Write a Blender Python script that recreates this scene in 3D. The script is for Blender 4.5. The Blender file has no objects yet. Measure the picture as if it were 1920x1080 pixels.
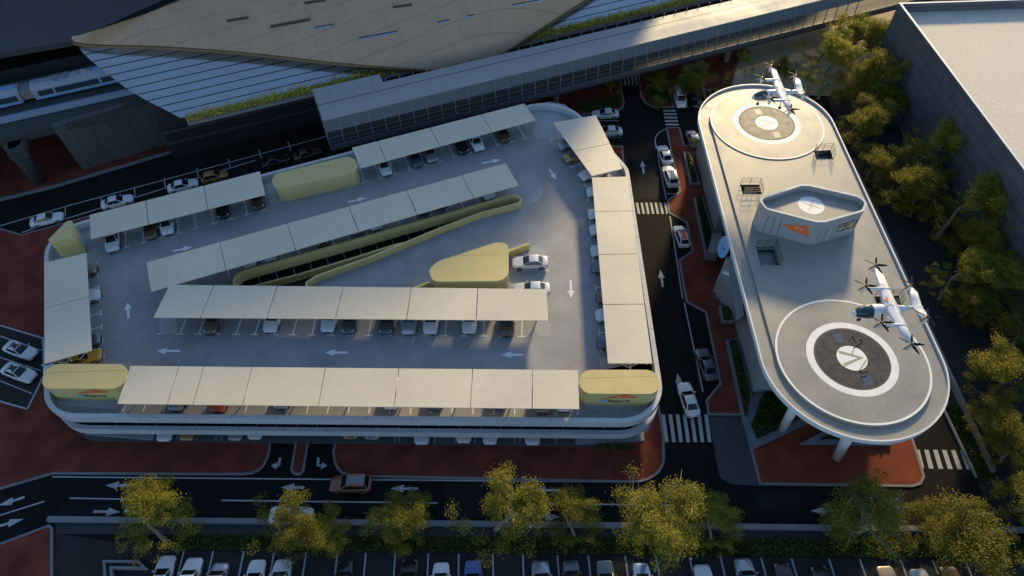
# Car park, landing deck and station seen from the air: built in metres, z up
import bpy, math, random
from mathutils import Vector, Matrix, noise
from mathutils.geometry import tessellate_polygon
random.seed(11)
scene = bpy.context.scene
COL = scene.collection
PI = math.pi

# ------------------------------------------------------------------ camera (survey of the photograph)
FOC = 1280.0; PITCH = math.radians(50.94); ROLL = math.radians(-1.794); CAMH = 74.0
def ray(px, py):
    du, dv = px - 960, py - 540
    c, s = math.cos(ROLL), math.sin(ROLL)
    u = c*du + s*dv; v = -s*du + c*dv
    return Vector((u, FOC*math.cos(PITCH) - v*math.sin(PITCH), -FOC*math.sin(PITCH) - v*math.cos(PITCH)))
def at(px, py, z=0.0):
    """plan position (metres) of a surveyed point that lies at height z"""
    d = ray(px, py); t = (z - CAMH)/d.z
    return (d.x*t, d.y*t)
def ats(pts, z=0.0): return [at(p[0], p[1], z) for p in pts]
def on_plane(px, py, p0, n):
    d = ray(px, py); o = Vector((0, 0, CAMH))
    t = (Vector(p0) - o).dot(n)/d.dot(n)
    return o + d*t
cam_d = bpy.data.cameras.new('camera'); cam = bpy.data.objects.new('camera', cam_d); COL.objects.link(cam)
cam_d.sensor_width = 36; cam_d.lens = 36*FOC/1920; cam_d.clip_end = 3000; cam_d.clip_start = .5
f = Vector((0, math.cos(PITCH), -math.sin(PITCH))); rx = Vector((1, 0, 0)); dn = f.cross(rx)
c_, s_ = math.cos(ROLL), math.sin(ROLL)
right = rx*c_ - dn*s_; down = rx*s_ + dn*c_
cam.matrix_world = Matrix(((right.x, -down.x, -f.x, 0), (right.y, -down.y, -f.y, 0), (right.z, -down.z, -f.z, CAMH), (0, 0, 0, 1)))
scene.camera = cam

# ------------------------------------------------------------------ materials
MATS = {}
def mat(name, col, rough=.6, metal=0., spec=.5, var=.0, vscale=.5, fine=.0, fscale=8., bump=0., bscale=20., coat=0., emit=None, coord='Object', col2=None):
    if name in MATS: return MATS[name]
    m = bpy.data.materials.new(name); m.use_nodes = True
    nt = m.node_tree; N = nt.nodes; L = nt.links
    b = N['Principled BSDF']
    b.inputs['Base Color'].default_value = (*col, 1); b.inputs['Roughness'].default_value = rough
    b.inputs['Metallic'].default_value = metal; b.inputs['Specular IOR Level'].default_value = spec
    if coat: b.inputs['Coat Weight'].default_value = coat; b.inputs['Coat Roughness'].default_value = .08
    if emit: b.inputs['Emission Color'].default_value = (*emit[0], 1); b.inputs['Emission Strength'].default_value = emit[1]
    if var or fine or bump:
        tc = N.new('ShaderNodeTexCoord')
    if var or fine:
        prev = None
        n1 = N.new('ShaderNodeTexNoise'); n1.inputs['Scale'].default_value = vscale; n1.inputs['Detail'].default_value = 5; n1.inputs['Roughness'].default_value = .6
        L.new(tc.outputs[coord], n1.inputs['Vector'])
        r1 = N.new('ShaderNodeMapRange'); r1.inputs[1].default_value = .3; r1.inputs[2].default_value = .7
        r1.inputs[3].default_value = 1 - var; r1.inputs[4].default_value = 1 + var
        L.new(n1.outputs[0], r1.inputs[0])
        n2 = N.new('ShaderNodeTexNoise'); n2.inputs['Scale'].default_value = fscale; n2.inputs['Detail'].default_value = 3
        L.new(tc.outputs[coord], n2.inputs['Vector'])
        r2 = N.new('ShaderNodeMapRange'); r2.inputs[1].default_value = .3; r2.inputs[2].default_value = .7
        r2.inputs[3].default_value = 1 - fine; r2.inputs[4].default_value = 1 + fine
        L.new(n2.outputs[0], r2.inputs[0])
        mu = N.new('ShaderNodeMath'); mu.operation = 'MULTIPLY'; L.new(r1.outputs[0], mu.inputs[0]); L.new(r2.outputs[0], mu.inputs[1])
        vm = N.new('ShaderNodeVectorMath'); vm.operation = 'SCALE'; vm.inputs[0].default_value = col; L.new(mu.outputs[0], vm.inputs['Scale'])
        if col2:
            mx = N.new('ShaderNodeMix'); mx.data_type = 'RGBA'; mx.inputs[6].default_value = (*col, 1); mx.inputs[7].default_value = (*col2, 1)
            r3 = N.new('ShaderNodeMapRange'); r3.inputs[1].default_value = .42; r3.inputs[2].default_value = .6; L.new(n1.outputs[0], r3.inputs[0]); L.new(r3.outputs[0], mx.inputs[0])
            L.new(mx.outputs[2], vm.inputs[0])
        L.new(vm.outputs[0], b.inputs['Base Color'])
        rr = N.new('ShaderNodeMapRange'); rr.inputs[1].default_value = .3; rr.inputs[2].default_value = .7
        rr.inputs[3].default_value = max(.02, rough - .08); rr.inputs[4].default_value = min(1, rough + .08)
        L.new(n1.outputs[0], rr.inputs[0]); L.new(rr.outputs[0], b.inputs['Roughness'])
    if bump:
        n3 = N.new('ShaderNodeTexNoise'); n3.inputs['Scale'].default_value = bscale; n3.inputs['Detail'].default_value = 4
        L.new(tc.outputs[coord], n3.inputs['Vector'])
        bp = N.new('ShaderNodeBump'); bp.inputs['Strength'].default_value = bump; bp.inputs['Distance'].default_value = .05
        L.new(n3.outputs[0], bp.inputs['Height']); L.new(bp.outputs[0], b.inputs['Normal'])
    MATS[name] = m
    return m

def brick_mat(name, c1, c2, cm, scale, w=.5, h=.25, mortar=.02, rough=.7, rot=0., bump=.2, var=.25, swap=False):
    if name in MATS: return MATS[name]
    m = bpy.data.materials.new(name); m.use_nodes = True
    nt = m.node_tree; N = nt.nodes; L = nt.links; b = N['Principled BSDF']
    tc = N.new('ShaderNodeTexCoord'); mp = N.new('ShaderNodeMapping'); mp.inputs['Rotation'].default_value = (0, 0, rot)
    src = tc.outputs['Object']
    if swap:      # wall coordinates: along y, up z
        sx = N.new('ShaderNodeSeparateXYZ'); cx = N.new('ShaderNodeCombineXYZ'); L.new(src, sx.inputs[0])
        L.new(sx.outputs['Y'], cx.inputs[0]); L.new(sx.outputs['Z'], cx.inputs[1]); src = cx.outputs[0]
    L.new(src, mp.inputs[0])
    br = N.new('ShaderNodeTexBrick'); br.inputs['Scale'].default_value = scale
    br.inputs['Brick Width'].default_value = w; br.inputs['Row Height'].default_value = h; br.inputs['Mortar Size'].default_value = mortar
    br.inputs['Color1'].default_value = (*c1, 1); br.inputs['Color2'].default_value = (*c2, 1); br.inputs['Mortar'].default_value = (*cm, 1)
    L.new(mp.outputs[0], br.inputs[0])
    n1 = N.new('ShaderNodeTexNoise'); n1.inputs['Scale'].default_value = .35; n1.inputs['Detail'].default_value = 6; L.new(tc.outputs['Object'], n1.inputs[0])
    r1 = N.new('ShaderNodeMapRange'); r1.inputs[1].default_value = .3; r1.inputs[2].default_value = .7; r1.inputs[3].default_value = 1 - var; r1.inputs[4].default_value = 1 + var
    L.new(n1.outputs[0], r1.inputs[0])
    vm = N.new('ShaderNodeVectorMath'); vm.operation = 'SCALE'; L.new(br.outputs[0], vm.inputs[0]); L.new(r1.outputs[0], vm.inputs['Scale'])
    L.new(vm.outputs[0], b.inputs['Base Color']); b.inputs['Roughness'].default_value = rough
    if rough >= .8: b.inputs['Specular IOR Level'].default_value = .12
    if bump:
        bp = N.new('ShaderNodeBump'); bp.inputs['Strength'].default_value = bump; bp.inputs['Distance'].default_value = .03; bp.invert = True
        L.new(br.outputs['Fac'], bp.inputs['Height']); L.new(bp.outputs[0], b.inputs['Normal'])
    MATS[name] = m
    return m

def leaf_mat(name, c1, c2, trans=.35):
    m = bpy.data.materials.new(name); m.use_nodes = True
    nt = m.node_tree; N = nt.nodes; L = nt.links
    for n in list(N): N.remove(n)
    out = N.new('ShaderNodeOutputMaterial'); geo = N.new('ShaderNodeNewGeometry'); tc = N.new('ShaderNodeTexCoord')
    ns = N.new('ShaderNodeTexNoise'); ns.inputs['Scale'].default_value = .45; ns.inputs['Detail'].default_value = 3; L.new(tc.outputs['Object'], ns.inputs[0])
    mr = N.new('ShaderNodeMapRange'); mr.inputs[1].default_value = .3; mr.inputs[2].default_value = .7; L.new(ns.outputs[0], mr.inputs[0])
    ad = N.new('ShaderNodeMath'); ad.operation = 'MULTIPLY_ADD'; ad.inputs[1].default_value = .5
    hf = N.new('ShaderNodeMath'); hf.operation = 'MULTIPLY'; hf.inputs[1].default_value = .5; L.new(mr.outputs[0], hf.inputs[0])
    L.new(geo.outputs['Random Per Island'], ad.inputs[0]); L.new(hf.outputs[0], ad.inputs[2])
    mx = N.new('ShaderNodeMix'); mx.data_type = 'RGBA'; mx.inputs[6].default_value = (*c1, 1); mx.inputs[7].default_value = (*c2, 1); L.new(ad.outputs[0], mx.inputs[0])
    oi = N.new('ShaderNodeObjectInfo'); om = N.new('ShaderNodeMapRange'); om.inputs[3].default_value = .75; om.inputs[4].default_value = 1.2; L.new(oi.outputs['Random'], om.inputs[0])
    vs = N.new('ShaderNodeVectorMath'); vs.operation = 'SCALE'; L.new(mx.outputs[2], vs.inputs[0]); L.new(om.outputs[0], vs.inputs['Scale'])
    df = N.new('ShaderNodeBsdfPrincipled'); df.inputs['Roughness'].default_value = .55; df.inputs['Specular IOR Level'].default_value = .3; L.new(vs.outputs[0], df.inputs['Base Color'])
    tr = N.new('ShaderNodeBsdfTranslucent'); L.new(vs.outputs[0], tr.inputs['Color'])
    ms = N.new('ShaderNodeMixShader'); ms.inputs[0].default_value = trans; L.new(df.outputs[0], ms.inputs[1]); L.new(tr.outputs[0], ms.inputs[2])
    L.new(ms.outputs[0], out.inputs['Surface'])
    MATS[name] = m
    return m

ASPH = mat('asphalt', (.0095, .0095, .0100), .85, spec=.12, var=.35, vscale=.12, fine=.25, fscale=6, bump=.35, bscale=30)
ASPH2 = mat('bay_asphalt', (.026, .027, .028), .85, spec=.2, var=.25, vscale=.2, fine=.35, fscale=9, bump=.3, bscale=30)
PAVER = mat('grey_pavers', (.045, .048, .054), .8, var=.2, vscale=.3, fine=.4, fscale=5, bump=.3, bscale=12)
RED = brick_mat('red_paving', (.20, .046, .029), (.17, .038, .024), (.08, .026, .02), 2.2, .5, .25, .03, .8, .3, .15, .35)
ORANGE = brick_mat('orange_paving', (.235, .056, .025), (.20, .047, .021), (.09, .027, .016), 2.2, .5, .25, .03, .8, .3, .15, .25)
KERB = mat('kerb_stone', (.17, .175, .185), .75, var=.15, vscale=.6, fine=.1)
PAINT = mat('road_paint', (.36, .365, .37), .6, var=.14, vscale=1.5, fine=.2, fscale=12)
DPAINT = mat('deck_paint', (.72, .73, .74), .6, var=.08, vscale=1.5)
ROOFD = mat('deck_coating', (.250, .256, .265), .42, var=.17, vscale=.06, fine=.12, fscale=.45, bump=.06, bscale=6)
ROOFL = mat('deck_concrete', (.32, .335, .35), .6, var=.14, vscale=.3, fine=.1, fscale=5)
CANO = mat('canopy_sheet', (.625, .56, .43), .42, spec=.5, var=.07, vscale=.12, fine=.03, fscale=1.5, bump=.03, bscale=5)
STEELW = mat('white_steel', (.62, .63, .64), .4, var=.05)
GREYC = mat('grey_cladding', (.50, .52, .54), .4, spec=.5, var=.06, vscale=.5, fine=.03)
DARK = mat('dark_metal', (.03, .03, .034), .5)
BLACK = mat('black_void', (.006, .006, .007), .9)
YELL = mat('yellow_cladding', (.58, .475, .20), .42, var=.05, vscale=.25)
CONC = mat('concrete', (.20, .20, .20), .75, var=.18, vscale=.25, fine=.12, fscale=4, bump=.15)
PADC = mat('pad_concrete', (.272, .262, .235), .46, var=.10, vscale=.35, fine=.06, fscale=3, bump=.05, bscale=5)
PADW = mat('pad_white', (.78, .78, .76), .5, var=.05, vscale=.6)
PADD = mat('pad_grid', (.045, .048, .060), .7, spec=.2, var=.35, vscale=1.2, fine=.6, fscale=10, bump=.5, bscale=14, col2=(.062, .060, .064))
WHITEP = mat('white_panel', (.66, .67, .68), .45, var=.06, vscale=.3)
GLASSB = mat('blue_glass', (.03, .045, .06), .06, spec=.8)
CLEAR = None
SAND = mat('sand', (.44, .36, .24), .9, var=.2, vscale=.2, fine=.25, fscale=5, bump=.5, bscale=8)
SOIL = mat('soil', (.02, .018, .012), .95, var=.4, vscale=.8, fine=.4)
GRASSM = mat('grass_ground', (.02, .032, .007), .9, var=.4, vscale=.7, fine=.4, fscale=7, bump=.6)
ORLOGO = mat('orange_logo', (.80, .15, .035), .5)
BLUELOGO = mat('blue_logo', (.16, .38, .72), .5)
BLACKP = mat('black_paint', (.02, .022, .025), .5)
BARK = mat('bark', (.27, .22, .15), .85, var=.3, vscale=3)
LEAF = leaf_mat('leaf_olive', (.105, .110, .012), (.42, .37, .042), .48)
LEAF2 = leaf_mat('leaf_green', (.080, .092, .012), (.28, .265, .034), .45)
LEAFD = leaf_mat('leaf_hedge', (.022, .040, .006), (.075, .10, .014), .25)
SILV = mat('silver_skin', (.56, .60, .64), .14, metal=.8, spec=.6, var=.04, vscale=.2)
GOLD = brick_mat('gold_shell', (.42, .29, .19), (.395, .27, .178), (.22, .155, .105), 1., 3.9, 1.7, .025, .42, math.radians(-20.2), .15, .06)
SHELLB = brick_mat('blue_roof', (.050, .058, .075), (.045, .053, .07), (.02, .024, .03), 1., 4.2, 1.7, .045, .5, math.radians(-1), .1, .08)
HOTELW = brick_mat('wall_tiles', (.105, .112, .125), (.095, .102, .116), (.028, .03, .034), 1., 3.8, 1.9, .05, .6, 0, .2, .10, swap=True)
ROOFW = mat('pale_roof', (.62, .57, .47), .8, var=.08, vscale=.3, fine=.12, fscale=2.5, bump=.5, bscale=3)
BRONZE = mat('bronze_edge', (.15, .09, .04), .4, metal=.5)
RAIL = mat('rail_white', (.22, .28, .40), .4)

# ------------------------------------------------------------------ mesh helpers
OFF = {}
def area(p): return sum(p[i][0]*p[(i+1) % len(p)][1] - p[(i+1) % len(p)][0]*p[i][1] for i in range(len(p)))/2
def ccw(p): return list(p) if area(p) > 0 else list(p)[::-1]
def fillet(p, r, n=6):
    out = []; k = len(p)
    rs = r if isinstance(r, (list, tuple)) else [r]*k
    for i in range(k):
        a, b, c = Vector(p[i-1]), Vector(p[i]), Vector(p[(i+1) % k])
        if rs[i] <= 0: out.append((b.x, b.y)); continue
        u = (a-b).normalized(); v = (c-b).normalized()
        ang = u.angle(v); d = min(rs[i]/math.tan(ang/2), .49*(a-b).length, .49*(c-b).length); rr = d*math.tan(ang/2)
        ctr = b + (u+v).normalized()*(rr/math.sin(ang/2))
        s = b + u*d; e = b + v*d
        a0 = math.atan2(s.y-ctr.y, s.x-ctr.x); a1 = math.atan2(e.y-ctr.y, e.x-ctr.x)
        da = (a1-a0+PI) % (2*PI) - PI
        for j in range(n+1):
            t = a0 + da*j/n; out.append((ctr.x+rr*math.cos(t), ctr.y+rr*math.sin(t)))
    return out
def inset(p, d):
    p = ccw(p); q = []
    p = [p[i] for i in range(len(p)) if (Vector(p[i])-Vector(p[i-1])).length > 1e-4]
    k = len(p)
    for i in range(k):
        a, b, c = Vector(p[i-1]), Vector(p[i]), Vector(p[(i+1) % k])
        e1 = (b-a).normalized(); e2 = (c-b).normalized()
        n1 = Vector((-e1.y, e1.x)); n2 = Vector((-e2.y, e2.x)); m = (n1+n2)
        if m.length < 1e-6: m = n1
        m.normalize(); s = d/max(.35, m.dot(n1)); q.append((b.x+m.x*s, b.y+m.y*s))
    return q
def circle(cx, cy, r, n=48): return [(cx+r*math.cos(2*PI*i/n), cy+r*math.sin(2*PI*i/n)) for i in range(n)]
def stadium(a, b, r, n=24):
    ang = math.atan2(b[1]-a[1], b[0]-a[0]); out = []
    for i in range(n+1): t = ang-PI/2+PI*i/n; out.append((b[0]+r*math.cos(t), b[1]+r*math.sin(t)))
    for i in range(n+1): t = ang+PI/2+PI*i/n; out.append((a[0]+r*math.cos(t), a[1]+r*math.sin(t)))
    return out

class MB:
    def __init__(s): s.v = []; s.f = []; s.m = []
    def face(s, pts, mi=0):
        i = len(s.v); s.v += [tuple(p) for p in pts]; s.f.append(tuple(range(i, i+len(pts)))); s.m.append(mi); return s
    def flat(s, poly, z, mi=0, holes=(), up=True):
        loops = [[Vector((x, y, 0)) for x, y in l] for l in [ccw(poly)] + [ccw(h)[::-1] for h in holes]]
        pts = [p for l in loops for p in l]; i = len(s.v); s.v += [(p.x, p.y, z) for p in pts]
        for t in tessellate_polygon(loops):
            a, b, c = [pts[k] for k in t]
            if ((b-a).cross(c-a).z < 0) == up: t = (t[0], t[2], t[1])
            s.f.append((i+t[0], i+t[1], i+t[2])); s.m.append(mi)
        return s
    def sides(s, poly, z0, z1, mi=0, inward=False):
        p = ccw(poly); p = p[::-1] if inward else p; k = len(p); i = len(s.v)
        s.v += [(x, y, z0) for x, y in p] + [(x, y, z1) for x, y in p]
        for j in range(k):
            n = (j+1) % k; s.f.append((i+j, i+n, i+k+n, i+k+j)); s.m.append(mi)
        return s
    def prism(s, poly, z0, z1, mi=0, holes=(), side=None, bottom=True):
        s.flat(poly, z1, mi, holes)
        if bottom: s.flat(poly, z0, mi, holes, up=False)
        sd = mi if side is None else side
        s.sides(poly, z0, z1, sd)
        for h in holes: s.sides(h, z0, z1, sd, inward=True)
        return s
    def box(s, c, d, rz=0., mi=0):
        cs, sn = math.cos(rz), math.sin(rz); i = len(s.v)
        for z in (-.5, .5):
            for x, y in ((-.5, -.5), (.5, -.5), (.5, .5), (-.5, .5)):
                s.v.append((c[0]+x*d[0]*cs-y*d[1]*sn, c[1]+x*d[0]*sn+y*d[1]*cs, c[2]+z*d[2]))
        for q in ((3, 2, 1, 0), (4, 5, 6, 7), (0, 1, 5, 4), (1, 2, 6, 5), (2, 3, 7, 6), (3, 0, 4, 7)):
            s.f.append(tuple(i+k for k in q)); s.m.append(mi)
        return s
    def bar(s, a, b, w, h, mi=0):
        """square bar from a to b"""
        a = Vector(a); b = Vector(b); d = (b-a).normalized()
        u = d.cross(Vector((0, 0, 1)));
        if u.length < 1e-4: u = Vector((1, 0, 0))
        u.normalize(); v = u.cross(d); i = len(s.v)
        for p in (a, b):
            for x, y in ((-1, -1), (1, -1), (1, 1), (-1, 1)): s.v.append(tuple(p+u*x*w/2+v*y*h/2))
        for q in ((3, 2, 1, 0), (4, 5, 6, 7), (0, 1, 5, 4), (1, 2, 6, 5), (2, 3, 7, 6), (3, 0, 4, 7)):
            s.f.append(tuple(i+k for k in q)); s.m.append(mi)
        return s
    def tube(s, a, b, r0, r1=None, n=8, mi=0, caps=True):
        r1 = r0 if r1 is None else r1
        a = Vector(a); b = Vector(b); d = (b-a).normalized(); u = d.orthogonal().normalized(); v = d.cross(u); i = len(s.v)
        for p, r in ((a, r0), (b, r1)):
            for k in range(n): t = 2*PI*k/n; s.v.append(tuple(p+(u*math.cos(t)+v*math.sin(t))*r))
        for k in range(n): s.f.append((i+k, i+(k+1) % n, i+n+(k+1) % n, i+n+k)); s.m.append(mi)
        if caps: s.f.append(tuple(i+k for k in range(n))[::-1]); s.m.append(mi); s.f.append(tuple(i+n+k for k in range(n))); s.m.append(mi)
        return s
    def loft(s, rings, mi=0, caps=True):
        n = len(rings[0]); i = len(s.v)
        for r in rings: s.v += [tuple(p) for p in r]
        for k in range(len(rings)-1):
            for j in range(n):
                j2 = (j+1) % n; s.f.append((i+k*n+j, i+k*n+j2, i+(k+1)*n+j2, i+(k+1)*n+j)); s.m.append(mi)
        if caps: s.f.append(tuple(i+j for j in range(n))[::-1]); s.m.append(mi); s.f.append(tuple(i+(len(rings)-1)*n+j for j in range(n))); s.m.append(mi)
        return s
    def ring(s, p_out, p_in, z, mi=0):
        n = len(p_out); i = len(s.v); s.v += [(x, y, z) for x, y in p_out] + [(x, y, z) for x, y in p_in]
        for j in range(n):
            k = (j+1) % n; s.f.append((i+j, i+k, i+n+k, i+n+j)); s.m.append(mi)
        return s
    def wallring(s, p_out, p_in, z0, z1, mi=0, top=None):
        s.ring(p_out, p_in, z1, mi if top is None else top); s.sides(p_out, z0, z1, mi); s.sides(p_in, z0, z1, mi, inward=True)
        n = len(p_out); i = len(s.v); s.v += [(x, y, z0) for x, y in p_in] + [(x, y, z0) for x, y in p_out]
        for j in range(n):
            k = (j+1) % n; s.f.append((i+j, i+k, i+n+k, i+n+j)); s.m.append(mi)
        return s
    def build(s, name, mats, parent=None, smooth=False, link=True):
        me = bpy.data.meshes.new(name); off = OFF.get(parent.name, Vector((0, 0, 0))) if parent else Vector((0, 0, 0))
        me.from_pydata([(x-off.x, y-off.y, z-off.z) for x, y, z in s.v], [], s.f)
        for m in (mats if isinstance(mats, (list, tuple)) else [mats]): me.materials.append(m)
        me.polygons.foreach_set('material_index', s.m)
        if smooth: me.polygons.foreach_set('use_smooth', [True]*len(s.f))
        me.update()
        o = bpy.data.objects.new(name, me); COL.objects.link(o)
        if parent: o.parent = parent; OFF[o.name] = off
        return o

def tag(o, label=None, cat=None, group=None, kind=None):
    if label: o['label'] = label
    if cat: o['category'] = cat
    if group: o['group'] = group
    if kind: o['kind'] = kind
    return o
def empty(name, loc, label, cat, group=None, rz=0.):
    o = bpy.data.objects.new(name, None); COL.objects.link(o); o.location = loc; o.rotation_euler = (0, 0, rz)
    o.empty_display_size = .3
    OFF[o.name] = Vector(loc)
    return tag(o, label, cat, group)
def struct(name, mb, mats, smooth=False): return tag(mb.build(name, mats, None, smooth), kind='structure')
def copy_tree(o, parent=None):
    c = o.copy(); COL.objects.link(c)
    if parent: c.parent = parent
    for ch in list(o.children): copy_tree(ch, c)
    return c
def strip(mb, a, b, w, z, mi=0):
    a = Vector(a); b = Vector(b); d = (b-a).normalized(); n = Vector((-d.y, d.x))*w/2
    mb.face([(*(a-n), z), (*(b-n), z), (*(b+n), z), (*(a+n), z)], mi)
def arrow(mb, tail, tip, z, w=.28, hw=.85, hl=1.3):
    a = Vector(tail); b = Vector(tip); d = (b-a).normalized(); n = Vector((-d.y, d.x)); m = b-d*hl
    mb.face([(*(a-n*w/2), z), (*(m-n*w/2), z), (*(m+n*w/2), z), (*(a+n*w/2), z)])
    mb.face([(*(m-n*hw/2), z), (*b, z), (*(m+n*hw/2), z)])
def text_mesh(name, txt, size, mats, parent, origin, xdir, updir, extrude=.01, align='LEFT', shear=0.):
    cu = bpy.data.curves.new(name, 'FONT'); cu.body = txt; cu.size = size; cu.extrude = extrude; cu.align_x = align; cu.shear = shear
    tmp = bpy.data.objects.new(name, cu); COL.objects.link(tmp); bpy.context.view_layer.update()
    me = bpy.data.meshes.new_from_object(tmp.evaluated_get(bpy.context.evaluated_depsgraph_get()))
    bpy.data.objects.remove(tmp); me.name = name; me.materials.clear(); me.materials.append(mats)
    x = Vector(xdir).normalized(); u = Vector(updir).normalized(); n = x.cross(u); off = OFF.get(parent.name, Vector((0, 0, 0)))
    for v in me.vertices:
        p = Vector(origin) + x*v.co.x + u*v.co.y + n*v.co.z - off; v.co = p
    o = bpy.data.objects.new(name, me); COL.objects.link(o); o.parent = parent; OFF[o.name] = off
    return o
# ------------------------------------------------------------------ ground, roads, pavements
g = MB(); g.flat([(-500, -300), (500, -300), (500, 700), (-500, 700)], 0)
struct('road', g, ASPH)
ZP = .12
def pavement(name, pts, m, r=0, z=ZP, kerb=.28, world=False):
    p = pts if world else ats(pts, z)
    p = ccw(p)
    if r: p = fillet(p, r)
    k = MB().prism(p, 0, z, bottom=False); struct('kerb', k, KERB)
    t = MB().flat(inset(p, kerb), z+.004); struct(name, t, m)
    return p
# south-west plaza, with the car park standing on it
pavement('pavement', [(-420, 1040), (98, 889), (455, 891), (475, 888), (488, 881), (497, 871), (503, 858), (507, 845), (508, 832), (560, 700), (420, 420), (168, 404), (58, 434), (40, 439), (0, 427), (-60, 412), (-420, 500)], RED)
# island between the entry lanes
pavement('pavement', [(556, 812), (582, 812), (571, 880), (568, 886), (563, 890), (557, 891), (551, 890), (546, 886), (544, 880)], RED)
# south plaza east of the entry and the strip beside the car park
pavement('pavement', [(628, 826), (623, 846), (624, 860), (627, 871), (632, 880), (640, 888), (655, 894), (1182, 905), (1200, 904), (1215, 900), (1228, 893), (1238, 884), (1244, 873), (1247, 861), (1246, 820), (1234, 740), (1100, 700), (700, 700)], RED)
# north strip beside the car park
pavement('pavement', [(470, 345), (596, 300), (640, 287), (800, 236), (1000, 172), (1100, 140), (1164, 118), (1166, 160), (1171, 192), (1169, 202), (1157, 209), (1098, 214), (1060, 260), (700, 330)], RED)
pavement('pavement', [(1138, 273), (1168, 273), (1173, 330), (1175, 350), (1120, 350)], RED)
# north-east planting island
pavement('pavement', [(1195, 100), (1197, 150), (1201, 180), (1209, 193), (1224, 201), (1265, 201), (1258, 168), (1372, 168), (1400, 60), (1300, 60)], RED)
# east pavement between road and terminal
pavement('pavement', [(1248, 238), (1264, 317), (1274, 358), (1251, 375), (1253, 399), (1286, 417), (1297, 470), (1272, 487), (1286, 566), (1322, 586), (1349, 718), (1323, 750), (1327, 778), (1430, 779), (1480, 620), (1400, 440), (1345, 300), (1330, 270), (1315, 270), (1300, 272), (1284, 272), (1275, 238)], RED)
# driveway of grey pavers
t = MB().flat(ats([(1328, 781), (1391, 781), (1425, 911), (1372, 908), (1352, 897), (1346, 880)]), .012); struct('driveway', t, PAVER)
# south-east plaza under the landing deck
pavement('plaza', [(1391, 781), (1424, 909), (1712, 913), (1728, 908), (1735, 894), (1718, 838), (1690, 760), (1600, 640), (1430, 680)], ORANGE)
# south-west corner
pavement('pavement', [(-420, 1175), (92, 983), (99, 988), (99, 1200), (-420, 1200)], RED)
# left parking bays, laid on the plaza
t = MB().flat(ats([(-160, 572), (0, 610), (80, 634), (83, 702), (51, 767), (-160, 700)], ZP), ZP+.010); struct('parking_bay', t, ASPH2)
mk = MB()
def line(a, b, w=.16, z=.006, m=None): strip(mk, at(*a, z), at(*b, z), w, z)
zl = ZP+.016
for a, b in (((0, 630), (78, 657)), ((0, 670), (77, 695)), ((0, 714), (60, 738))): line(a, b, .14, zl)
for a, b in (((0, 610), (80, 634)), ((80, 634), (83, 702)), ((83, 702), (51, 767)), ((51, 767), (-60, 735))): line(a, b, .22, zl)
# road markings
line((98, 894), (430, 897)); line((430, 897), (1187, 904))
line((130, 934), (290, 937)); line((415, 938), (640, 941)); line((640, 941), (820, 943)); line((985, 944), (1260, 947))
line((0, 966), (83, 940)); line((-60, 985), (0, 966))
for tail, tip in (((248, 910), (197, 910)), ((570, 914), (526, 914)), ((784, 916), (732, 916)), ((1050, 919), (998, 919)), ((1575, 958), (1520, 958)), ((175, 959), (226, 960)), ((1003, 969), (1050, 969)),
                  ((46, 932), (-4, 948)), ((-4, 987), (44, 973)), ((1243, 538), (1238, 506)), ((1207, 325), (1204, 301)), ((1276, 730), (1270, 699))):
    arrow(mk, at(*tail, .006), at(*tip, .006), .006, w=.3, hw=.95, hl=1.5)
# turn arrows at the entry (left one turns west, right one turns east)
for s, x in ((-1, 525), (1, 597)):
    a = Vector(at(x, 858, .006)); b = Vector(at(x-s*(-2) if s < 0 else x-1, 873, .006)); c = Vector(at(x+s*17, 873, .006))
    strip(mk, a, b, .3, .006); arrow(mk, b, c, .006, w=.3, hw=.9, hl=.7)
# east road edge line, lay-by lines
pts = [(1248, 242), (1236, 248), (1230, 256), (1228, 264), (1249, 373)]
for a, b in zip(pts, pts[1:]): line(a, b, .16)
for a, b in (((1256, 403), (1280, 560)), ((1283, 567), (1318, 735)), ((1249, 363), (1270, 363))): line(a, b, .16)
# zebra crossings
def zebra(a0, a1, b0, b1, n, duty=.5):
    """bars lie between edge a0->a1 and edge b0->b1"""
    A0, A1, B0, B1 = [Vector(at(*p, .006)) for p in (a0, a1, b0, b1)]
    for i in range(n):
        t0 = i/(n-1+duty); t1 = (i+duty)/(n-1+duty)
        q = [A0.lerp(A1, t0), A0.lerp(A1, t1), B0.lerp(B1, t1), B0.lerp(B1, t0)]
        mk.face([(p.x, p.y, .006) for p in q][::-1])
zebra((1247, 829), (1334, 829), (1240, 777), (1327, 777), 7)
zebra((1196, 401), (1254, 401), (1192, 380), (1249, 380), 7)
zebra((1724, 878), (1822, 880), (1716, 843), (1808, 844), 6)
zebra((1171, 160), (1196, 160), (1169, 139), (1193, 139), 4)
zebra((1243, 206), (1248, 235), (1267, 206), (1273, 235), 5)
# bays on the east road and the north lot
for a, b in (((1104, 226), (1160, 226)), ((1118, 258), (1165, 258)), ((1104, 209), (1104, 226)), ((1282, 169), (1290, 203)), ((1258, 169), (1334, 169)), ((1331, 170), (1336, 190))): line(a, b, .16)
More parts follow.
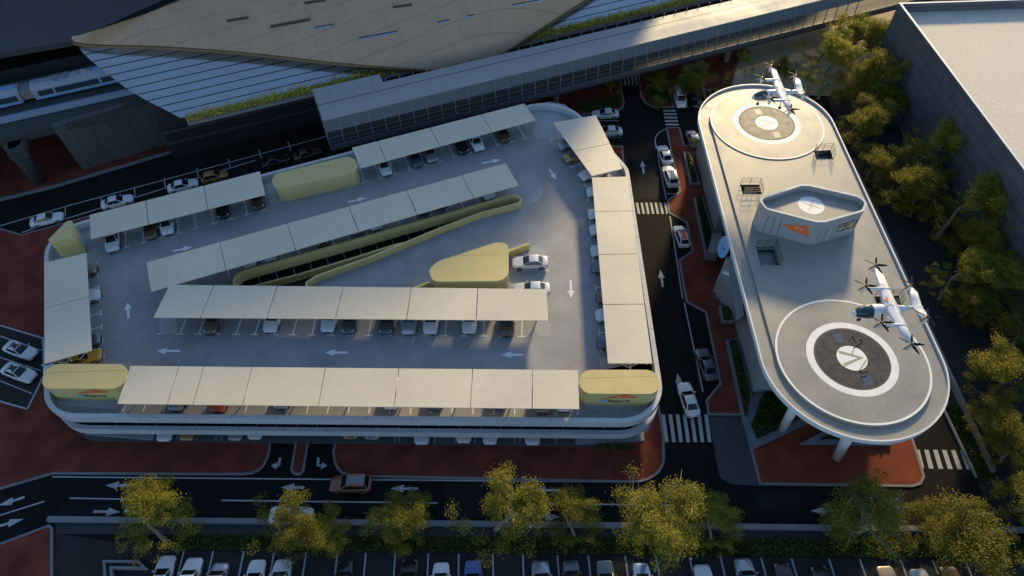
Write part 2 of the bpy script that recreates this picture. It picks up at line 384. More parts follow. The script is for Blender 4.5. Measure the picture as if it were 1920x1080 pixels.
# bays beside the north road
zl = .006
a0, a1 = at(-60, 441, 0), at(640, 248, 0)
for a, b in (((-60, 441), (130, 385)), ((130, 385), (640, 248)), ((40, 436), (480, 300))): line(a, b, .2)
for x, y in ((58, 425), (122, 405), (190, 385), (253, 366), (310, 349), (372, 330), (432, 312), (490, 294), (545, 279)):
    A = Vector(at(x, y+4, 0)); n = Vector((math.sin(math.radians(-20)), math.cos(math.radians(-20)))); strip(mk, A, A+n*2.6, .16, .006)
struct('road_marking', mk, PAINT)
PATCH = mat('asphalt_patch', (.014, .0145, .016), .85, spec=.15, var=.3, vscale=.4, fine=.3)
for px in ([(832, 907), (905, 909), (912, 972), (838, 970)], [(1192, 292), (1252, 292), (1256, 372), (1198, 372)], [(118, 945), (210, 946), (205, 966), (110, 965)], [(1420, 925), (1500, 926), (1505, 958), (1425, 957)]):
    t = MB().flat(ats(px), .0045); struct('road_patch', t, PATCH)
# north road far kerb and dark paving beyond it
pavement('pavement', [(-120, 406), (100, 352), (350, 278), (590, 210), (640, 180), (300, 200), (-120, 300)], RED, kerb=.7)
# sand ground in the north-east
t = MB().flat(ats([(1345, 168), (1385, 120), (1410, 60), (1500, -60), (1760, -60), (1680, 120), (1560, 180), (1420, 175)], .05), .05); struct('sand_ground', t, SAND)
# east lane, verge, and dark yard under the trees
t = MB().flat(ats([(1550, 180), (1690, -20), (1900, 120), (2300, 420), (2300, 1020), (1880, 1020), (1700, 560)], .02), .02); struct('yard', t, mat('yard_asphalt', (.016, .0165, .018), .8, var=.4, vscale=.25, fine=.4, fscale=5, bump=.4, bscale=12))
# kerb walls beside the east lane
def low_wall(name, a, b, w, h, m, label, cat, z0=0., pts=None):
    A = Vector(at(*a, h)); B = Vector(at(*b, h)); c = (A+B)/2
    o = MB().box((c.x, c.y, (h+z0)/2), ((B-A).length, w, h-z0), math.atan2(B.y-A.y, B.x-A.x)).build(name, m)
    return tag(o, label, cat)
low_wall('boundary_wall', (1600, 300), (1866, 882), .35, .9, CONC, 'long low concrete wall between the tree yard and the east lane', 'wall')
low_wall('boundary_wall', (1700, 620), (1832, 895), .3, .25, KERB, 'narrow kerb wall edging the east lane by the small zebra crossing', 'wall')
gm = MB()
def foliage(mb, n, fn, size, mi=0, up=.5):
    for _ in range(n):
        p = Vector(fn()); d = Vector((random.gauss(0, 1), random.gauss(0, 1), random.gauss(0, 1)+up)).normalized()
        u = d.orthogonal().normalized(); u.rotate(Matrix.Rotation(random.random()*6.28, 3, d)); v = d.cross(u)
        s = size*random.uniform(.6, 1.3)
        mb.face([p-u*s*.5, p+v*s*.32, p+u*s*.5, p-v*s*.32], mi)
def in_poly(p, x, y):
    c = False; n = len(p)
    for i in range(n):
        x1, y1 = p[i]; x2, y2 = p[i-1]
        if (y1 > y) != (y2 > y) and x < (x2-x1)*(y-y1)/(y2-y1)+x1: c = not c
    return c
def poly_sampler(p, z0, z1, dens=None):
    xs = [q[0] for q in p]; ys = [q[1] for q in p]
    def fn():
        while True:
            x = random.uniform(min(xs), max(xs)); y = random.uniform(min(ys), max(ys))
            if in_poly(p, x, y): return (x, y, z0+(z1-z0)*random.random()*(.45+.55*(.5+.5*noise.noise(Vector((x*.6, y*.6, 0))))*1.4))
    return fn
# south retaining wall, footway and verge
A = Vector(at(88, 972, .5)); B = Vector(at(1990, 993, .5))
tag(MB().box(((A.x+B.x)/2, (A.y+B.y)/2, .25), ((B-A).length, .55, .5), math.atan2(B.y-A.y, B.x-A.x)).build('retaining_wall', mat('wall_stone', (.17, .175, .185), .75, var=.2, vscale=.4, fine=.15)), 'long low grey wall along the south edge of the main road', 'wall')
t = MB().flat(ats([(104, 978), (2000, 1000), (2000, 1012), (104, 1001)], .02), .02); struct('footpath', t, mat('footpath_slabs', (.03, .032, .037), .85, var=.25, vscale=.3, fine=.3))
vp = ats([(330, 1003), (1990, 1014), (1990, 1052), (1880, 1048), (700, 1034), (340, 1031)], .03)
t = MB().flat(vp, .03); struct('verge', t, GRASSM)
gb = MB(); foliage(gb, 26000, poly_sampler(vp, .03, .5), .26, 0, .9)
tag(gb.build('grass', LEAFD), 'dense green ground cover on the verge south of the main road', 'ground cover', kind='stuff')
v2 = ats([(1772, 760), (1800, 760), (1868, 890), (1840, 905), (1826, 880)], .03)
gb = MB(); foliage(gb, 3500, poly_sampler(v2, .0, .35), .22, 0, .9)
tag(gb.build('grass', LEAFD), 'dark grass strip beside the east lane', 'ground cover', kind='stuff')
# south parking lot
t = MB().flat(ats([(100, 1000), (330, 1031), (700, 1034), (1300, 1042), (1890, 1050), (2100, 1056), (2100, 1300), (100, 1300)], .012), .012); struct('parking_lot', t, ASPH2)
mk2 = MB()
for x in (345, 400, 457, 514, 574, 633, 686, 741, 803, 860, 924, 980, 1045, 1103, 1172, 1230, 1293, 1351, 1427, 1484, 1554, 1612, 1688, 1748, 1809, 1867):
    y = 1032+(x-330)*.0125
    a = Vector(at(x, y, .018)); strip(mk2, a, (a.x+.10, a.y-5.6), .17, .018)
struct('road_marking', mk2, PAINT)
# light kerb at the head of the lot bays and concrete planters at the west end
def planter(label, px, h, m=KERB, wall=.35, fill=SOIL, z0=0., world=False):
    p = ccw(px if world else ats(px, h)); q = inset(p, wall)
    e = empty('planter', (p[0][0], p[0][1], z0), label, 'planter', None)
    MB().wallring(p, q, z0, h).build('wall', m, e); MB().flat(q, h-.12).build('soil', fill, e)
    return p, q, e
planter('empty L-shaped concrete planter at the west end of the south car lot', [(192, 1050), (258, 1050), (276, 1066), (210, 1066), (212, 1110), (196, 1110)], .6, CONC, .25, ASPH2)
# ------------------------------------------------------------------ car park
ZR, ZL, ZT = 5.4, 2.6, 6.34
cp = empty('car_park', (-20, 58, 0), 'large two-storey car park with curved white parapets and open rooftop deck', 'car park')
corners = [(-53.0, 38.34), (16.6, 35.2), (17.8, 77.0), (9.4, 95.4), (-65.0, 67.8)]
OUT = fillet(corners, [5.2, 5.0, 5.0, 7.0, 5.0], 10)
IN = inset(OUT, .55)
hole_px = [(450, 552), (436, 530), (438, 519), (446, 511), (460, 505), (543, 482), (650, 452), (758, 421), (866, 391), (940, 369), (962, 364), (973, 367), (979, 373), (977, 381), (902, 400), (830, 427), (758, 457), (687, 486), (629, 506), (593, 519), (577, 530), (574, 552)]
HOLE = ccw(ats(hole_px, ZR+1.0))
MB().prism(IN, ZR-.45, ZR, 0, [HOLE], side=1).build('roof_deck', [ROOFD, CONC], cp)
MB().wallring(OUT, IN, ZR-.15, ZT).build('parapet', GREYC, cp)
MB().prism(IN, ZL-.35, ZL).build('floor_slab', ASPH2, cp)
MB().wallring(OUT, IN, ZL-.15, 3.5).build('parapet', GREYC, cp)
gi = inset(OUT, .15)
MB().prism(gi, .10, .16).build('ground_slab', mat('bay_floor', (.085, .092, .10), .7, var=.2, vscale=.3, fine=.2), cp)
# joints in the parapet copings
jb = MB()
for zz in (ZT, 3.5):
    acc = 0
    for i in range(len(OUT)):
        a, b = Vector(OUT[i]), Vector(OUT[(i+1) % len(OUT)]); c = Vector(IN[i]); L = (b-a).length
        k = int(L//5)
        for j in range(k):
            p = a.lerp(b, (j+.5)/max(k, 1)); d = (b-a).normalized(); n = Vector((-d.y, d.x))
            strip(jb, p+n*.01, p+n*.54, .035, zz+.004)
jb.build('coping_joint', DARK, cp)
# columns along the front and sides, on both floors
fu = (Vector(corners[1])-Vector(corners[0])).normalized(); fn_ = Vector((fu.y, -fu.x))     # along the front, outwards
FRONT0 = Vector(corners[0])
def frontpt(t, d): p = FRONT0 + fu*t - fn_*d; return (p.x, p.y)
PITCHB = 2.38
for i in range(8):
    t = 10.5 + i*3*PITCHB+.5
    for z0, z1 in ((.16, ZL-.35), (ZL, ZR-.45)):
        x, y = frontpt(t, 1.6); MB().box((x, y, (z0+z1)/2), (.4, .5, z1-z0), math.atan2(fu.y, fu.x)).build('column', CONC, cp)
for x in range(-46, 14, 8):
    for y in (50, 60, 70, 80):
        if in_poly(IN, x, y) and in_poly(IN, x+3, y+3) and in_poly(IN, x-3, y+3) and not in_poly(HOLE, x, y):
            MB().box((x, y, (.16+ZR-.45)/2), (.5, .5, ZR-.6)).build('column', CONC, cp)
# solid cores at the ground-floor corners and the lift lobby wall behind the bays
for px in ([(255, 805), (452, 808), (440, 829), (250, 826)],):
    pass
for poly in ([frontpt(1.2, 1.0), frontpt(9.6, .35), frontpt(9.6, 6), frontpt(3, 7)], [frontpt(60, .35), frontpt(68, .9), frontpt(68, 7), frontpt(60, 6)]):
    MB().prism(fillet(poly, [0, .1, .1, 0]), .16, .26).build('lobby_floor', ROOFL, cp)
MB().prism([frontpt(4, 8), frontpt(66, 8), frontpt(66, 8.3), frontpt(4, 8.3)], .16, ZL-.35).build('back_wall', mat('dark_wall', (.06, .062, .068), .8), cp)
MB().prism([frontpt(4, 8), frontpt(66, 8), frontpt(66, 8.3), frontpt(4, 8.3)], ZL, ZR-.45).build('back_wall', MATS['dark_wall'], cp)
# bay lines
bl = MB()
for i in range(26):
    t = 10.0 + i*PITCHB
    if i == 9: bl.build('bay_marking', PAINT, cp); bl = MB()
    if 22.8 < t < 37.5 or t > 62: continue
    a = Vector(frontpt(t, .4)); b = Vector(frontpt(t, 5.4)); strip(bl, a, b, .13, .168)
    if i % 3 == 0: strip(bl, a+fu*.55, b+fu*.55, .13, .168)
bl.build('bay_marking', PAINT, cp); bl = MB()
for i in range(26):
    t = 6 + i*PITCHB; a = Vector(frontpt(t, .6)); b = Vector(frontpt(t, 5.4)); strip(bl, a, b, .13, ZL+.006)
bl.build('bay_marking', PAINT, cp)
def bay_row(a, b, n_deg, pitch, length, z, tcap=.5, start=0., skip=()):
    """T-ended bay lines from end-line a->b (plan), running away from the aisle"""
    bl = MB(); A = Vector(a); B = Vector(b); u = (B-A).normalized(); L = (B-A).length; n = Vector((math.cos(math.radians(n_deg)), math.sin(math.radians(n_deg)))); i = 0; t = start
    while t <= L+.2:
        if i not in skip:
            p = A+u*t; strip(bl, p, p-n*length, .13, z)
            if tcap: strip(bl, p-u*tcap, p+u*tcap, .13, z+.004)
        t += pitch; i += 1
    bl.build('bay_marking', DPAINT, cp)
zr = ZR+.006
rowang = math.degrees(math.atan2(fu.y, fu.x))
MIDA, MIDB = at(302, 626, ZR), at(1008, 631, ZR)
bay_row(MIDA, MIDB, rowang-90, 2.36, 5, zr)
N1A, N1B = at(202, 473, ZR), at(507, 391, ZR)
bay_row(N1A, N1B, -70, 2.36, 5, zr)
N2A, N2B = at(684, 342, ZR), at(993, 257, ZR)
bay_row(N2A, N2B, -70, 2.36, 5, zr)
M2A, M2B = at(430, 524, ZR), at(975, 372, ZR)
bay_row(M2A, M2B, -70, 2.36, 5, zr, 0)
EA, EB = at(1100, 352, ZR), at(1128, 672, ZR)
bay_row(EA, EB, 180, 2.36, 5, zr)
WA, WB = at(182, 492, ZR), at(196, 682, ZR)
bay_row(WA, WB, 20, 2.36, 5, zr)
NEA, NEB = at(1032, 262, ZR), at(1100, 352, ZR)
bay_row(NEA, NEB, 200, 2.36, 4.6, zr)
bay_row(frontpt(8, 1.35), frontpt(60, 1.35), rowang-90, 2.36, 5, zr, 0)
bl = MB()
for y in (479, 505, 533): strip(bl, at(958, y+2, ZR), at(1030, y+2, ZR), .14, zr)
bl.build('bay_marking', DPAINT, cp)
# darker bays, paler islands on the deck
for pts, r in (([(940, 356), (985, 318), (1010, 330), (1020, 358), (1008, 380), (975, 386)], 2.2), ([(1003, 632), (1003, 600), (1032, 600), (1033, 632)], 1.0), ([(992, 472), (1000, 458), (1018, 460), (1030, 482), (990, 482)], 1.0),
               ([(1003, 228), (985, 198), (1030, 191), (1060, 196), (1082, 218), (1040, 232), (1055, 256), (1032, 262), (1000, 256)], 1.0), ([(295, 550), (330, 535), (332, 625), (300, 627)], .4),
               ([(497, 330), (668, 296), (676, 345), (520, 382), (508, 388)], .3), ([(110, 760), (95, 700), (230, 740), (225, 768)], 1.), ([(1092, 770), (1100, 700), (1222, 675), (1234, 720), (1225, 760)], 1.), ([(163, 470), (205, 470), (202, 476), (183, 492), (165, 500)], .3), ([(1123, 670), (1145, 668), (1222, 672), (1222, 700), (1128, 700)], .3)):
    MB().flat(fillet(ccw(ats(pts, ZR)), r), ZR+.012).build('kerb_island', ROOFL, cp)
am = []
for tail, tip in (((652, 379), (687, 371)), ((905, 306), (939, 299)), ((1030, 317), (1043, 337)), ((324, 471), (361, 463)), ((1070, 525), (1071, 559)), ((983, 665), (940, 665)), ((652, 661), (609, 661)), ((338, 658), (293, 658)), ((241, 597), (239, 567))):
    m = MB(); arrow(m, at(*tail, zr), at(*tip, zr), zr, w=.3, hw=.95, hl=1.2); m.build('lane_arrow', DPAINT, cp)
# ramp well: yellow parapet round the opening, sloping ramp with its own parapet
ho = inset(HOLE, -.0); hi = inset(HOLE, .28)
MB().wallring(ho, hi, ZR-.7, ZR+1.0).build('ramp_parapet', YELL, cp, smooth=False)
wall_b = [(758, 455, 6.35), (740, 459, 6.3), (651, 487, 5.75), (554, 516, 5.0), (486, 533, 4.5), (430, 548, 4.1)]
wall_c = [(830, 427), (758, 457), (687, 486), (629, 506), (585, 523), (560, 545)]
bp_ = [Vector((*at(x, y, z), z)) for x, y, z in wall_b]
cp_ = [Vector((*at(x, y, ZR+1), 0)) for x, y in wall_c]
rm = MB()
for i in range(len(bp_)-1):
    a, b = bp_[i], bp_[i+1]; c, d = cp_[i+1], cp_[i]
    rm.face([(a.x, a.y, a.z-1.0), (b.x, b.y, b.z-1.0), (c.x, c.y, b.z-1.0), (d.x, d.y, a.z-1.0)])
rm.build('ramp', ASPH2, cp)
wm = MB()
rr = []
for i, p in enumerate(bp_):
    q = bp_[min(i+1, len(bp_)-1)]-bp_[max(i-1, 0)]; n = Vector((-q.y, q.x, 0)).normalized()*.14; z = Vector((0, 0, 1))
    rr.append([p-n-z*1.35, p+n-z*1.35, p+n, p-n])
wm.loft(rr); wm.build('ramp_parapet', YELL, cp)
bay_row(at(455, 541, ZL), at(880, 424, ZL), -70, 2.36, 5.0, ZL+.01, 0)

# ------------------------------------------------------------------ yellow stair towers on the deck
def tower(name, label, px, zt, r, base_px=None):
    p = fillet(ccw(ats(px, zt)), r, 8); c = Vector((sum(q[0] for q in p)/len(p), sum(q[1] for q in p)/len(p), ZR))
    e = empty(name, c, label, 'stair tower', 'yellow stair towers on the car park roof')
    MB().sides(p, ZR, zt-.16).flat(p, ZR+.01, up=False).build('wall', YELL, e, smooth=False)
    lip = inset(p, -.05)
    MB().prism(lip, zt-.16, zt).build('roof', YELL, e)
    jm = MB(); ys = [q[1] for q in p]; y = min(ys)+(max(ys)-min(ys))*.68
    xs = [q[0] for q in p]
    cr = []
    for i in range(len(p)):
        a, b = p[i-1], p[i]
        if (a[1]-y)*(b[1]-y) < 0: cr.append(a[0]+(b[0]-a[0])*(y-a[1])/(b[1]-a[1]))
    if len(cr) == 2: strip(jm, (cr[0], y), (cr[1], y), .05, zt+.004); jm.build('roof_joint', mat('yellow_joint', (.30, .24, .09), .6), e)
    return e, p
swt, swp = tower('stair_tower', 'yellow rounded tower with orange and black sign at the southwest roof corner', [(86, 683), (237, 683), (235, 728), (78, 728)], 8.2, 1.38)
set_, sep = tower('stair_tower', 'yellow rounded tower with orange and black sign at the southeast roof corner', [(1090, 694), (1233, 694), (1239, 738), (1085, 737)], 8.2, 1.38)
nwt, nwp = tower('stair_tower', 'small yellow wedge-shaped tower at the northwest roof corner', [(90, 450), (124.4, 415.5), (133, 413), (136.7, 420), (136.7, 443), (97, 455)], 9.0, [.4, .6, .8, .5, .6, .4])
nt_, np_ = tower('stair_tower', 'long yellow rounded tower between the two northern canopies', [(510, 338), (518, 326), (648, 294), (664, 297), (670, 312), (664, 322), (532, 352), (516, 352)], 8.0, [.9, .9, .9, .9, .9, .6, .6, .9])
tri, trp = tower('stair_tower', 'yellow wedge-shaped tower with rounded corners in the middle of the roof', [(804, 506), (822, 490), (930, 455), (950, 456), (953, 470), (953, 526), (812, 527)], 8.1, [1.0, 1.6, .9, .9, 1.0, 1.0, 1.2])
d = MB(); A = Vector(at(156, 470, ZR)); B = Vector(at(151, 452, ZR+.1))
# door on the east face of the small tower
pe = [at(136.7, 443, 9.0), at(136.7, 421, 9.0)]
v = (Vector(pe[1])-Vector(pe[0])).normalized(); nrm = Vector((v.y, -v.x)); c = Vector(pe[0])+v*1.7+nrm*.07
MB().box((c.x, c.y, ZR+1.1), (1.2, .08, 2.1), math.atan2(v.y, v.x)).build('door', GREYC, nwt)
# low walls running off the wedge tower
for px, pr in (([(952, 468), (990, 455), (993, 458), (952, 473)], 0), ([(776, 538), (806, 526), (806, 530), (782, 540)], 0)):
    MB().prism(ccw(ats(px, ZR+1.1)), ZR+.012, ZR+1.1).build('low_wall', YELL, tri)
# signs on the two front towers
def sky_sign(e, pa, pb, cx_off=0.):
    a = Vector(at(*pa, 8.2)); b = Vector(at(*pb, 8.2)); u = (b-a).normalized(); n = Vector((u.y, -u.x)); c = (a+b)/2+u*cx_off
    def W(s, z, d=.04): p = c+u*s+n*d; return (p.x, p.y, z)
    z0 = ZR+.95
    MB().face([W(-2.1, z0+.62), W(-.05, z0+.82), W(2.0, z0+1.0), W(2.05, z0+1.12), W(.75, z0+1.62), W(.6, z0+1.62)]).build('orange_emblem', ORLOGO, e)
    MB().face([W(-2.0+.45*math.cos(t)*.9+.45, z0+.22+.30*math.sin(t)) for t in [2*PI*i/16 for i in range(16)]]).build('blue_emblem', BLUELOGO, e)
    text_mesh('lettering', 'Skyports', .72, BLACKP, e, W(-1.1, z0+.02, .05), (u.x, u.y, 0), (0, 0, 1))
    text_mesh('lettering', 'RTA', .34, mat('logo_text', (.85, .55, .35), .5), e, W(-.15, z0+1.02, .06), (u.x, u.y, 0), (.0, 0, 1))
sky_sign(swt, (105, 728), (205, 728), .5); sky_sign(set_, (1108, 737), (1215, 738), -.1)

# ------------------------------------------------------------------ shade canopies
def canopy(label, quad, joints, zc=8.0, thick=()):
    q = [Vector(at(*p, zc)) for p in quad]      # far-left, far-right, near-right, near-left (far = away from the aisle)
    c = (q[0]+q[1]+q[2]+q[3])/4
    e = empty('parking_canopy', (c.x, c.y, ZR), label, 'canopy', 'shade canopies over the rooftop bays')
    fr = [0]+list(joints)+[1]; pb = []
    for i in range(len(fr)-1):
        g0 = .05/(q[1]-q[0]).length
        a, b = fr[i]+(g0 if i else 0), fr[i+1]-(g0 if i < len(fr)-2 else 0)
        p = [q[0].lerp(q[1], a), q[0].lerp(q[1], b), q[3].lerp(q[2], b), q[3].lerp(q[2], a)]
        h0, h1 = [zc+random.uniform(-.02, .02) for _ in range(2)]; hh = [h0, h0, h1, h1]
        m = MB(); tp = [(v.x, v.y, z) for v, z in zip(p, hh)]; bt = [(x, y, z-.1) for x, y, z in tp]
        if area([(v.x, v.y) for v in p]) < 0: tp.reverse(); bt.reverse()
        m.face(tp); m.face(bt[::-1])
        for k in range(4): m.face([bt[k], bt[(k+1) % 4], tp[(k+1) % 4], tp[k]])
        m.build('roof_panel', CANO, e)
    bm = MB()
    for s in (.12, .88):
        a, b = q[0].lerp(q[3], s), q[1].lerp(q[2], s); bm.bar((a.x, a.y, zc-.2), (b.x, b.y, zc-.2), .12, .16)
    bm.build('beam', STEELW, e)
    n = max(2, int((q[1]-q[0]).length/7.1)+1)
    for i in range(n+1):
        t = .02+.96*i/n; a = q[0].lerp(q[1], t); b = q[3].lerp(q[2], t); w = (b-a).normalized()
        f0 = a.lerp(b, .42); m = MB()
        m.tube((f0.x, f0.y, ZR), (f0.x+w.x*.3, f0.y+w.y*.3, zc-.15), .09, .07)
        g_ = a.lerp(b, .9); m.tube((f0.x+w.x*.1, f0.y+w.y*.1, ZR+.6), (g_.x, g_.y, zc-.22), .06, .05)
        g_ = a.lerp(b, .1); m.tube((f0.x+w.x*.1, f0.y+w.y*.1, ZR+.9), (g_.x, g_.y, zc-.22), .06, .05)
        m.build('post', STEELW, e)
    return e
canopy('long beige canopy along the south front edge of the roof', [(245, 686), (1084, 694), (1086, 767), (220, 757)], [.11, .166, .275, .44, .604, .768, .90])
canopy('long beige canopy across the middle with a slanted west end', [(318, 534), (1025, 542), (1028, 601), (288, 595)], [.12, .29, .465, .645, .82])
canopy('long grey-blue canopy slanting beside the yellow ramp walls', [(275, 492), (948, 306), (972, 347), (283, 547)], [.185, .365, .535, .70, .865])
canopy('grey-blue canopy over the northwest bays', [(168, 403), (487, 321), (497, 365), (170, 448)], [.32, .66])
canopy('grey-blue canopy along the north edge beneath the footbridge', [(660, 277), (983, 194), (1004, 225), (676, 315)], [.14, .44, .74])
canopy('canopy running diagonally along the northeast roof edge', [(1117, 216), (1167, 316), (1110, 330), (1037, 230)], [.55])
canopy('pale canopy along the east roof edge by the road', [(1176, 331), (1223, 681), (1140, 681), (1110, 333)], [.22, .47, .73])
canopy('grey canopy along the west roof edge', [(84, 682), (83, 493), (162, 474), (172, 657)], [.52])
# ------------------------------------------------------------------ landing-deck building
ZV = 12.0
NC, FC = (36.03, 39.22), (37.35, 79.39)
vb = empty('vertiport', (36.6, 59, 0), 'long white elevated landing deck with rounded ends and two circular pads', 'landing deck')
RO, RF = 9.65, 7.96
outer = stadium(NC, FC, RO, 32); strip_ = stadium(NC, FC, RF-.02, 32)
ax = (Vector(FC)-Vector(NC)).normalized(); nx = Vector((ax.y, -ax.x))
def loc(u, w):          # along the deck from the near pad, across to the east
    p = Vector(NC)+ax*u+nx*w; return (p.x, p.y)
pits = []
def pit_poly(px): return ccw(ats(px, ZV))
pit_px = [[(1388, 345), (1424, 345), (1429, 363), (1393, 364)], [(1527, 282), (1558, 280), (1563, 298), (1531, 299)], [(1418, 462), (1453, 460), (1464, 496), (1427, 497)], [(1640, 555), (1686, 553), (1691, 571), (1645, 573)]]
pits = [pit_poly(p) for p in pit_px]
MB().prism(outer, ZV-.75, ZV-.36, 0, pits, side=1).build('deck_slab', [PADC, WHITEP], vb)
MB().sides(inset(outer, 1.4), ZV-1.3, ZV-.75).flat(inset(outer, 1.4), ZV-1.3, up=False).build('soffit', GREYC, vb)
MB().wallring(outer, inset(outer, .16), ZV-.36, ZV-.08).build('edge_rim', WHITEP, vb)
MB().prism(strip_, ZV-.36, ZV-.10, 0, pits, side=0).build('raised_deck', PADC, vb)
white_line = PADW
for cx, nm in ((NC, 0), (FC, 1)):
    pad = MB().prism(circle(*cx, RF, 96), ZV-.36, ZV, 0).build('landing_pad', PADC, vb)
    z = ZV+.006
    MB().ring(circle(*cx, RF-.02, 96), circle(*cx, RF-.25, 96), z).build('edge_line', PADW, pad)
    MB().ring(circle(*cx, 4.705, 96), circle(*cx, 3.935, 96), z).build('white_ring', PADW, pad)
    MB().flat(circle(*cx, 3.935, 96), z-.002).build('dark_disc', PADD if nm == 0 else mat('pad_grid_sunlit', (.17, .15, .115), .6, var=.3, vscale=1.2, fine=.6, fscale=10, bump=.5, bscale=14), pad)  # far disc: sun sheen is put into its paler colour
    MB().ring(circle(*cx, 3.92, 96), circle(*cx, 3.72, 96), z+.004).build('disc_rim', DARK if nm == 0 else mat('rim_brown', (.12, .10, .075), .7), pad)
    MB().flat(circle(*cx, 1.574, 48), z+.006).build('centre_disc', PADW, pad)
    vm_ = MB()
    for s in (1, -1):
        p = [(-1.15, s*1.05), (-1.15, s*.62), (.62, 0), (1.3, 0)]
        pts = [(cx[0]+x, cx[1]+y) for x, y in p]
        vm_.flat(pts, z+.010)
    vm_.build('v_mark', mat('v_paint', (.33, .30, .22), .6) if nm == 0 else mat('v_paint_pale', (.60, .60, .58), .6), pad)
    for sx, sy in ((-.55, 2.6), (.75, -2.75)):
        hb = MB(); x, y = cx[0]+sx, cx[1]+sy; hb.flat([(x-.5, y-.62), (x+.45, y-.62), (x+.42, y+.62), (x-.45, y+.62)], z+.006)
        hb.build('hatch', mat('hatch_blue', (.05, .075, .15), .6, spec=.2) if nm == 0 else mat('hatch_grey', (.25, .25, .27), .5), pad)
# cables on the near pad
for pts in ([(1590, 637), (1597, 628), (1604, 640), (1612, 634), (1618, 640), (1601, 652), (1598, 664)], [(1625, 674), (1618, 684), (1612, 694), (1617, 698), (1630, 692), (1626, 704), (1614, 706), (1608, 718)]):
    m = MB(); P3 = [Vector((*at(x, y, ZV+.05), ZV+.05)) for x, y in pts]
    for a, b in zip(P3, P3[1:]): m.tube(a, b, .028, n=5)
    tag(m.build('cable', BLACKP), 'thin black cable snaking over the %s half of the near landing pad' % ('north' if pts[0][0] == 1590 else 'south'), 'cable')
# stair wells with steps and railings
rail_m = mat('rail_brown', (.07, .055, .035), .5)
for k, p in enumerate(pits):
    p = ccw(p); zb = ZV-2.3
    w = MB().sides(p, zb, ZV-.1, 0, inward=True).flat(p, zb)
    st = w.build('stair_well', mat('stair_dark', (.05, .043, .035), .8), vb)
    a, b, c, d = [Vector(q) for q in p]
    s = MB()
    for i in range(8):
        t0, t1 = i/8, (i+1)/8; z = ZV-.2-i*.26
        q = [a.lerp(d, t0), b.lerp(c, t0), b.lerp(c, t1), a.lerp(d, t1)]
        if k in (0, 2): q = [a.lerp(b, .05), a.lerp(b, .45), d.lerp(c, .45), d.lerp(c, .05)]; q = [q[0].lerp(q[3], t0), q[1].lerp(q[2], t0), q[1].lerp(q[2], t1), q[0].lerp(q[3], t1)]
        s.prism([(v.x, v.y) for v in q], z-.3, z)
    s.build('steps', CONC, st)
    r = MB()
    loop = [a, b, c, d] if k != 1 else [b, c, d, a]
    for i in range(3):
        A, B = loop[i], loop[i+1]; n = max(2, int((B-A).length/.9))
        for j in range(n+1):
            v = A.lerp(B, j/n); r.tube((v.x, v.y, ZV-.1), (v.x, v.y, ZV+1.05), .03, n=5)
        for h in (.35, .7, 1.05): r.tube((A.x, A.y, ZV+h), (B.x, B.y, ZV+h), .028, n=5)
    r.build('railing', rail_m, st)
# lounge pavilion on the deck
ZP1 = 15.7
pv = [(29.95+.2, 59.0), (35.6, 62.3), (37.2, 62.35), (42.6, 59.9), (42.7, 57.7), (37.1, 55.55), (36.0, 55.5), (30.5, 58.0)]
pv = fillet(ccw(ats([(1420, 372), (1500, 345.5), (1517, 345.5), (1612, 367), (1627, 380), (1620, 396), (1548, 416.5), (1530, 416.5), (1436, 392)], ZP1)), [.9, .5, .5, 1.2, 1.0, 1.2, .5, .5, 1.0], 5)
pav = MB().wallring(pv, inset(pv, .28), ZV-.1, ZP1, 0, top=1).build('pavilion', [mat('pavilion_cladding', (.33, .335, .345), .4), GREYC], vb, smooth=False)
MB().flat(inset(pv, .27), ZP1-.75).build('pavilion_roof', PADC, pav)
cxy = at(1521, 385, ZP1-.75)
MB().flat(circle(*cxy, 1.55, 40), ZP1-.74).build('roof_disc', PADW, pav)
m = MB()
for i in range(4):
    a = PI/4+i*PI/2+.25; d_ = Vector((math.cos(a), math.sin(a))); n_ = Vector((-d_.y, d_.x))*.13; c0 = Vector(cxy)
    m.face([(*(c0+n_), ZP1-.732), (*(c0-n_), ZP1-.732), (*(c0+d_*1.15-n_*.2), ZP1-.732), (*(c0+d_*1.15+n_*.2), ZP1-.732)][::-1])
m.flat(circle(*cxy, .25, 12), ZP1-.731); m.build('roof_mark', mat('mark_grey', (.5, .5, .49), .6), pav)
# south-west face: joints and orange emblem; south-east face: door and window
def face_frame(pxa, pxb, z):
    A = Vector(at(*pxa, z)); B = Vector(at(*pxb, z)); u = (B-A).normalized(); n = Vector((u.y, -u.x))
    return A, B, u, n
A, B, u, n = face_frame((1436, 392), (1530, 416.5), ZP1)
Lf = (B-A).length
def W(s, z, d=.03): p = A+u*(s*Lf)+n*d; return (p.x, p.y, z)
jm = MB()
for s in (.10, .24, .38): jm.face([W(s-.004, ZV), W(s+.004, ZV), W(s+.004, ZP1-.9), W(s-.004, ZP1-.9)])
jm.build('panel_joint', DARK, pav)
MB().face([W(.40, ZV+2.05), W(.62, ZV+1.55), W(1.0, ZV+1.1), W(.90, ZV+2.7), W(.86, ZV+2.75)]).build('orange_emblem', ORLOGO, pav)
text_mesh('lettering', 'RTA', .55, mat('logo_text', (.85, .55, .35), .5), pav, W(.66, ZV+1.85, .05), (u.x, u.y, 0), (0, 0, 1))
A, B, u, n = face_frame((1548, 416.5), (1620, 396), ZP1); Lf = (B-A).length
dm = MB().face([W(.0, ZV), W(.22, ZV), W(.22, ZV+2.3), W(.0, ZV+2.3)]); dm.build('door', mat('door_glass', (.30, .29, .30), .12, spec=.8), pav)
m = MB()
for s in (.0, .07, .22, .25): m.face([W(s, ZV, .06), W(s+.012, ZV, .06), W(s+.012, ZV+2.4, .06), W(s, ZV+2.4, .06)])
m.build('door_frame', WHITEP, pav)
